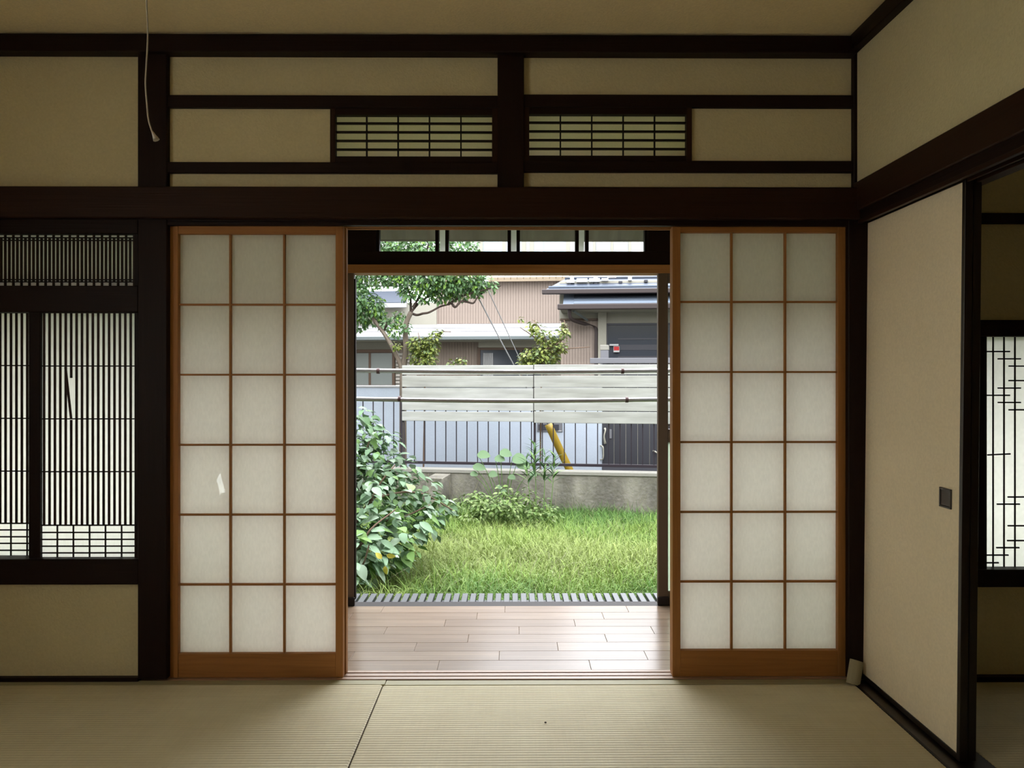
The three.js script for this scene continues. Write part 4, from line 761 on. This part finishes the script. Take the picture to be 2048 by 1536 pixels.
{ // street tree behind the left end of the board screen
  const r = rng(21), Z = -0.5, P = (px, py, dz = 0) => { const p = at(px, py, Z + dz, STREET); return V(p.x, p.y, Z + dz); };
  const t = thing('street_tree', 'forked tree with a clipped green crown behind the board screen', 'tree', V(P(806, 900).x, -0.62, Z), { frame: STREET });
  put(t, 'trunk', tube([V(P(806, 900).x, -0.62, Z), P(806, 860), P(807, 735), P(812, 700), P(811, 668), P(813, 646), P(822, 624)], [0.055, 0.045, 0.041, 0.038, 0.034, 0.033, 0.03], 12), M.bark);
  put(t, 'trunk', tube([P(804, 742, 0.03), P(800, 727, 0.03), P(788, 701, 0.04), P(777, 681, 0.05), P(766, 664, 0.06), P(748, 640, 0.05), P(728, 600, 0.0)], [0.03, 0.03, 0.027, 0.026, 0.024, 0.022, 0.012], 10), M.bark);
  const br = [[[822, 626], [833, 630], [846, 627], [856, 625.5], [866, 621], [881, 613], [896, 609], [903, 606]], [[903, 606], [911, 614], [922, 603], [935, 604], [947, 606], [954, 596], [966, 585]], [[820, 627], [838, 606], [862, 590], [890, 572], [930, 556]], [[822, 624], [820, 590], [810, 560], [800, 500]], [[826, 615], [845, 580], [850, 530], [860, 470]], [[896, 609], [925, 592], [960, 582], [1002, 571]], [[748, 640], [735, 620], [716, 612]], [[766, 664], [780, 640], [792, 632]]];
  for (const b of br) put(t, 'branch', tube(b.map(([x, y], i) => P(x, y, 0.05 * Math.sin(i * 2.1 + x))), [0.017, 0.013, 0.009], 7), M.barkDark);
  const balls = [[850, 578, 0.17], [882, 574, 0.19], [920, 574, 0.17], [952, 575, 0.12], [985, 572, 0.06], [858, 545, 0.25], [900, 545, 0.24], [938, 552, 0.2], [966, 560, 0.11], [850, 495, 0.32], [915, 495, 0.25], [800, 505, 0.3], [750, 500, 0.3], [780, 545, 0.17], [728, 562, 0.15], [722, 600, 0.16], [735, 630, 0.15], [725, 622, 0.15], [748, 612, 0.12], [716, 648, 0.1], [752, 603, 0.09], [760, 634, 0.09], [772, 650, 0.08], [790, 640, 0.08], [800, 632, 0.07], [790, 664, 0.06], [812, 655, 0.06], [762, 560, 0.1], [806, 560, 0.14], [814, 588, 0.1], [700, 540, 0.25], [690, 600, 0.25]].map(([x, y, q]) => [P(x, y, (r() - 0.5) * 0.3), q]);
  foliage(t, 'foliage', scatter(r, balls, 10500, { up: 0.8, outw: 0.5, rand: 0.7, droop: 0.3 }, 0.4), leafGeo(0.055, 0.032, { rows: 3 }), M.foliage, [[0.109, 0.210, 0.080], [0.110, 0.199, 0.088], [0.154, 0.232, 0.132], [0.067, 0.132, 0.049], [0.144, 0.254, 0.043]], r);
}
{ // two yellow-green shrubs on the far side of the boards
  for (const [label, seed, base, stems, balls] of [
    ['yellow green shrub rising above the middle of the board screen', 31, [1080, 760], [[[1080, 780], [1085, 720], [1092, 680], [1075, 650], [1066, 640]], [[1084, 730], [1060, 705], [1044, 712]], [[1088, 700], [1112, 690], [1132, 668], [1128, 640]], [[1085, 715], [1120, 700], [1180, 694]], [[1088, 690], [1060, 668], [1040, 655]]], [[1060, 716, 0.12], [1080, 712, 0.14], [1098, 700, 0.13], [1092, 676, 0.1], [1075, 662, 0.08], [1066, 652, 0.06], [1120, 690, 0.09], [1128, 668, 0.07], [1130, 655, 0.05], [1050, 722, 0.08], [1105, 718, 0.09], [1040, 640, 0.03]]],
    ['yellow green shrub beside the tree trunk behind the boards', 37, [845, 760], [[[845, 780], [848, 720], [842, 690], [836, 665]], [[846, 715], [862, 695], [880, 665], [902, 664]], [[848, 735], [875, 730]]], [[835, 690, 0.12], [850, 695, 0.13], [862, 690, 0.1], [838, 715, 0.12], [856, 718, 0.11], [868, 672, 0.07], [878, 664, 0.04], [792, 692, 0.05], [905, 727, 0.05], [922, 722, 0.05]]]]) {
    const r = rng(seed), Z = -0.42, P = (px, py, dz = 0) => { const p = at(px, py, Z + dz, STREET); return V(p.x, p.y, Z + dz); }, b = P(...base);
    const t = thing('shrub', label, 'shrub', V(b.x, -0.62, Z), { frame: STREET });
    stems[0][0] = null; stems.forEach((s) => put(t, 'branch', tube(s.map((q) => (q ? P(q[0], q[1], (r() - 0.5) * 0.1) : V(b.x, -0.62, Z))), [0.012, 0.008, 0.005], 6), M.twig));
    foliage(t, 'foliage', scatter(r, balls.map(([x, y, q]) => [P(x, y, (r() - 0.5) * 0.15), q]), 1100, { up: 0.9, outw: 0.3, rand: 0.6 }, 0.2), leafGeo(0.05, 0.034, { rows: 3, sharp: 1.3 }), M.foliage, [[0.16, 0.19, 0.038], [0.19, 0.213, 0.061], [0.129, 0.167, 0.034], [0.114, 0.16, 0.061]], r);
  }
}
{ // big leafy bush at the left of the garden
  const r = rng(41), P = (px, py, d) => at(px, py, EYE.z - d);
  const t = thing('leafy_bush', 'big bush with oval blue green leaves at the left of the grass', 'bush', V(P(690, 1000, 6).x, -0.5, EYE.z - 6));
  const root = V(P(680, 1000, 6.1).x, -0.5, EYE.z - 6.1);
  for (const b of [[[690, 1080, 6], [735, 1010, 5.9], [765, 960, 6], [790, 930, 6.1]], [[700, 1110, 5.6], [725, 1085, 5.5], [740, 1060, 5.5], [790, 1020, 5.7]], [[690, 1000, 6.2], [720, 930, 6.2], [740, 880, 6.3]], [[700, 1050, 6], [790, 1040, 5.9], [860, 1010, 6]], [[690, 1150, 5.5], [725, 1130, 5.4], [738, 1090, 5.4]], [[735, 1010, 5.9], [800, 985, 6], [850, 990, 6.1], [905, 1020, 6.1]]]) put(t, 'branch', tube([root, ...b.map((q) => P(...q))], [0.018, 0.013, 0.008, 0.005], 7), M.twig);
  const balls = [[700, 850, 6.5, 0.18], [722, 835, 6.5, 0.1], [735, 870, 6.4, 0.16], [700, 900, 6.4, 0.28], [760, 900, 6.3, 0.18], [740, 940, 6.3, 0.26], [800, 945, 6.3, 0.18], [840, 985, 6.2, 0.17], [870, 1015, 6.2, 0.13], [890, 1018, 6.2, 0.08], [700, 1000, 6.0, 0.35], [770, 1000, 6.1, 0.28], [820, 1035, 6.0, 0.2], [860, 1050, 6.1, 0.12], [700, 1080, 5.7, 0.3], [760, 1075, 5.8, 0.25], [800, 1090, 5.8, 0.16], [700, 1120, 5.5, 0.22], [745, 1120, 5.6, 0.15], [640, 950, 6.3, 0.45], [600, 1050, 6.0, 0.5], [560, 950, 6.3, 0.5]].map(([x, y, d, q]) => [P(x, y, d), q]);
  const all = scatter(r, balls, 3300, { up: 1.0, outw: 0.45, rand: 0.5, droop: 0.12 }, 0.5);
  // those that show largest are leaves of their own, the rest one mass
  const face = (l) => { const v = l.p.clone().sub(EYE), px = CX + (FOCAL * (v.x + v.z * 0)) / -v.z; return px > 700 ? l.s / v.length() + (l.p.z - -3.3) * 0.12 : -1; };
  all.sort((a, b) => face(b) - face(a));
  const sizes = [leafGeo(0.105, 0.066, { rows: 5, curl: 0.22, sharp: 0.8 }), leafGeo(0.085, 0.05, { rows: 5, curl: 0.35, sharp: 0.8 }), leafGeo(0.115, 0.06, { rows: 5, curl: 0.12, sharp: 0.9 })];
  all.slice(0, 280).forEach((l, i) => { const m = put(t, 'leaf', sizes[i % 3], [M.leaf, M.leaf, M.leafC, M.leafB, M.leaf][Math.floor(r() * 5)], l.p); m.quaternion.copy(l.q); m.scale.setScalar(l.s); });
  for (const [x, y, d] of [[764, 1117, 5.35], [773, 1110, 5.35], [770, 1132, 5.4]]) { const m = put(t, 'leaf', sizes[1], M.leafY, P(x, y, d), { label: 'yellowed hanging leaf' }); m.quaternion.setFromEuler(new THREE.Euler(1.4, 0.4 * x, 0.2)); m.scale.setScalar(0.75); }
  foliage(t, 'foliage', all.slice(280), leafGeo(0.085, 0.052, { rows: 3, sharp: 0.8 }), M.foliage, [[0.126, 0.210, 0.116], [0.157, 0.230, 0.152], [0.104, 0.190, 0.053], [0.190, 0.251, 0.178], [0.079, 0.146, 0.064]], r);
}
{ // weeds along the low wall
  const P = (px, py, d = 8.25) => at(px, py, EYE.z - d), r = rng(51);
  const t = thing('broadleaf_weed', 'weed with broad pale green leaves in front of the low wall', 'weed', V(P(1005, 990).x, -0.5, EYE.z - 8.25));
  const root = V(P(1008, 990).x, -0.5, EYE.z - 8.3);
  for (const [px, py, w, h, a] of [[955, 908, 32, 20, 0.05], [1000, 903, 30, 20, 0.5], [990, 915, 26, 18, 0.3], [1025, 915, 34, 26, 0.3], [1034, 926, 34, 22, 0.6], [946, 932, 32, 18, 0.2], [941, 946, 20, 13, 0.2], [978, 947, 22, 16, 0.1], [1017, 952, 20, 13, 0.4], [1002, 981, 16, 10, 0.1], [992, 972, 16, 9, 0.5], [1060, 945, 20, 14, 0.7]]) {
    const p = P(px, py), s = 8.25 / FOCAL; put(t, 'stem', tube([root, P(lerp(1008, px, 0.6), lerp(1000, py, 0.55), 8.3), p], [0.006, 0.004, 0.003], 5), M.leafB);
    const m = put(t, 'leaf', leafGeo(w * s * 0.85, h * s * 1.0, { rows: 6, curl: 0.2, fold: 0.12, sharp: 0.6 }), M.leafW, p); m.quaternion.setFromRotationMatrix(new THREE.Matrix4().lookAt(V(0, 0, 0), V(-1, a * 0.4, -0.45 - 0.5 * r()), V(0, 0.6, 0.8)));
  }
  const s = thing('spiky_weed', 'spiky weed with narrow dark leaves beside the yellow guard', 'weed', V(P(1070, 990).x, -0.5, EYE.z - 7.95)), sr = V(P(1070, 990).x, -0.5, EYE.z - 7.95);
  const blade = leafGeo(0.16, 0.026, { rows: 5, curl: 0.25, sharp: 1.2 });
  for (const [px, py, n, x0] of [[1068, 884, 30, 0], [1090, 903, 22, 0.06], [1110, 905, 24, 0.12], [1052, 912, 16, -0.05]]) {
    const top = P(px, py, 7.95), b = sr.clone().add(V(x0, 0, 0)); put(s, 'stem', tube([b, b.clone().lerp(top, 0.5).add(V(0.01, 0, 0)), top], [0.006, 0.004, 0.002], 5), M.leafB);
    for (let i = 0; i < n; i++) { const k = lerp(0.62, 1, i / n), a = i * 2.4 + px, m = put(s, 'leaf', blade, i % 3 ? M.leafDark : M.leafB, b.clone().lerp(top, k)); m.quaternion.setFromRotationMatrix(new THREE.Matrix4().lookAt(V(0, 0, 0), V(-Math.cos(a), -0.75, -Math.sin(a) * 0.6), UP)); m.scale.setScalar(lerp(1.15, 0.7, i / n)); }
  }
  const w = thing('weed_patch', 'low leafy weeds spreading along the foot of the concrete wall', 'weeds', V(P(1000, 1000).x, -0.5, EYE.z - 8.1), { kind: 'stuff' });
  const balls = []; for (let i = 0; i < 60; i++) { const px = lerp(880, 1110, r()), d = lerp(7.7, 8.4, r()), edge = 1 - Math.abs(px - 1020) / 150; const p = P(px, 0, d); p.y = lerp(-0.5, -0.5 + 0.2 + 0.3 * Math.max(0, edge), r()); balls.push([p, 0.1]); }
  foliage(w, 'weed_leaves', scatter(r, balls, 3600, { up: 0.9, outw: 0.3, rand: 0.5 }, 0.1), leafGeo(0.05, 0.03, { rows: 3 }), M.foliage, [[0.129, 0.198, 0.049], [0.168, 0.237, 0.079], [0.099, 0.168, 0.044], [0.208, 0.267, 0.109]], r);
}
{ // long untidy grass, bent blades and pale dry stalks
  const r = rng(61), tuft = (n, len, wid, flop = 0) => {
    const g = [];
    for (let i = 0; i < n; i++) {
      const a = r() * 6.283, L = len * lerp(0.5, 1.1, r()), lean = lerp(0.25, 1.35, r()), sw = (r() - 0.5) * 3.0, rows = 4, pos = [], idx = [], uv = []; let x = 0, y = 0, dir = a, el = Math.PI / 2 - lean * 0.35 - flop * r(), up = flop ? 0.13 * r() : 0;
      const ox = (r() - 0.5) * 0.22, oz = (r() - 0.5) * 0.22;
      for (let k = 0; k <= rows; k++) {
        const w = wid * (k === rows ? 0.12 : 1 - 0.14 * k) / 2, s = Math.sin(dir), c = Math.cos(dir); pos.push(ox + x * 1 + -s * w, y + up, oz + (g.zz ?? 0) + c * w, ox + x + s * w, y + up, oz + (g.zz ?? 0) - c * w); uv.push(0, k / rows, 1, k / rows);
        if (k < rows) idx.push(2 * k, 2 * k + 1, 2 * k + 2, 2 * k + 1, 2 * k + 3, 2 * k + 2);
        const st = L / rows; x += Math.cos(dir) * Math.cos(el) * st; g.zz = (g.zz ?? 0) + Math.sin(dir) * Math.cos(el) * st; y += Math.sin(el) * st; el -= lean * 0.75; dir += sw * 0.3;
      }
      g.zz = 0;
      const q = new THREE.BufferGeometry(); q.setAttribute('position', new THREE.Float32BufferAttribute(pos, 3)); q.setAttribute('uv', new THREE.Float32BufferAttribute(uv, 2)); q.setIndex(idx); q.computeVertexNormals(); g.push(q);
    }
    return mergeGeometries(g);
  };
  const field = thing('grass', 'long untidy green grass filling the garden', 'grass', [0, -0.5, -3.5], { kind: 'stuff' });
  const list = (n, z0, z1, s0, s1) => Array.from({ length: n }, () => { const z = lerp(z0, z1, Math.sqrt(r())), x = lerp(-4.2, 3.4, r()), h = fbm((x + 8) / 16, (z + 8) / 16, 20, 20, 7, 3); return { p: V(x, -0.51, z), q: new THREE.Quaternion().setFromEuler(new THREE.Euler((r() - 0.5) * 0.3, r() * 6.28, (r() - 0.5) * 0.3)), s: lerp(s0, s1, r()) * lerp(0.7, 1.3, h), c: fbm((x + 8) / 16, (z + 8) / 16, 14, 14, 17, 2) }; });
  const sow = (name, items, geo, pal) => { const im = foliage(field, name, items, geo, M.grass, [[1, 1, 1]], r), c = new THREE.Color(); items.forEach((l, i) => { const k = Math.max(0, Math.min(0.999, (l.c - 0.3) * 2.2 + (r() - 0.5) * 0.45)), a = pal[Math.floor(k * pal.length)], b = lerp(0.85, 1.2, r()); im.setColorAt(i, c.setRGB(a[0] * b, a[1] * b, a[2] * b)); }); };
  const greens = [[0.091, 0.186, 0.040], [0.127, 0.221, 0.045], [0.164, 0.257, 0.052], [0.200, 0.278, 0.060], [0.237, 0.295, 0.088]];
  sow('grass_blades', list(8500, -1.58, -5.7, 0.8, 1.15), tuft(14, 0.33, 0.0055), greens);
  sow('grass_blades', list(5000, -1.58, -5.7, 0.8, 1.2), tuft(12, 0.28, 0.007), greens);
  sow('grass_blades', list(7000, -1.58, -5.7, 0.8, 1.3), tuft(12, 0.2, 0.006, 1.1), greens.map((g) => g.map((v) => v * 1.15)));
  sow('dry_stalks', list(420, -5.15, -5.68, 0.8, 1.2), tuft(4, 0.62, 0.0035), [[0.2, 0.19, 0.1], [0.24, 0.22, 0.13]]);
  sow('dry_stalks', list(1300, -1.7, -5.68, 0.8, 1.2), tuft(5, 0.42, 0.0035), [[0.213, 0.198, 0.106], [0.236, 0.22, 0.137]]);
}

// ------------------------------------------------------------------ small things in the room
{
  const z = 1.2, P = (px, py) => at(px, py, z), t = thing('pull_cord', 'thin white pull cord hanging from the ceiling at upper left', 'cord', P(310, 275));
  const top = P(293, 0); put(t, 'string', tube([V(top.x, CEIL, z), P(293.5, -60), top, P(295.5, 60), P(295, 90), P(292, 140), P(291, 170), P(294, 210), P(297, 240), P(307, 272)], [0.0017, 0.0017], 6), M.cord);
  const a = P(304, 262), b = P(313, 280); put(t, 'frayed_end', tube([a, a.clone().lerp(b, 0.5), b], [0.0018, 0.0042, 0.0075], 7), M.cord);
}
{ // small curled card leaning in the right corner
  const z = 0.005, b = at(1702, 1363, z + 0.03), h = 0.088, w = 0.052, pos = [], n = 8, outer = [], inner = [];
  for (let i = 0; i <= n; i++) { const a = lerp(-0.95, 0.95, i / n), R = w / 2 / Math.sin(0.95); outer.push([R * Math.sin(a), R * Math.cos(a) - R * Math.cos(0.95)]); inner.push([(R - 0.004) * Math.sin(a), (R - 0.004) * Math.cos(a) - R * Math.cos(0.95)]); }
  const g = slab([...outer, ...inner.reverse()], 0, h, 0.0006); g.rotateX(-Math.PI / 2); g.scale(1, 1, -1); g.computeVertexNormals();
  const c = thing('curled_card', 'small curled cream card leaning in the corner by the right paper door', 'card', V(b.x, 0.002, 0.052));
  const m = put(c, 'card_sheet', g, M.card, V(b.x, 0.002, 0.052)); m.rotation.set(-0.3, 0, -0.3); M.card.side = THREE.DoubleSide;
}
{ const p = at(1091, 1447, 0.3), q = (752 - 1447) / FOCAL, d = -EYE.y / q; const z = EYE.z - d; const s = new THREE.Mesh(new THREE.DodecahedronGeometry(0.0042, 0), M.speck); s.name = 'crumb'; s.position.copy(at(1091, 1447, z)); s.position.y = 0.003; s.scale.y = 0.7; scene.add(s); tag(s, 'tiny black crumb lying on the tatami in front of the opening', 'crumb'); }

renderer.render(scene, camera);
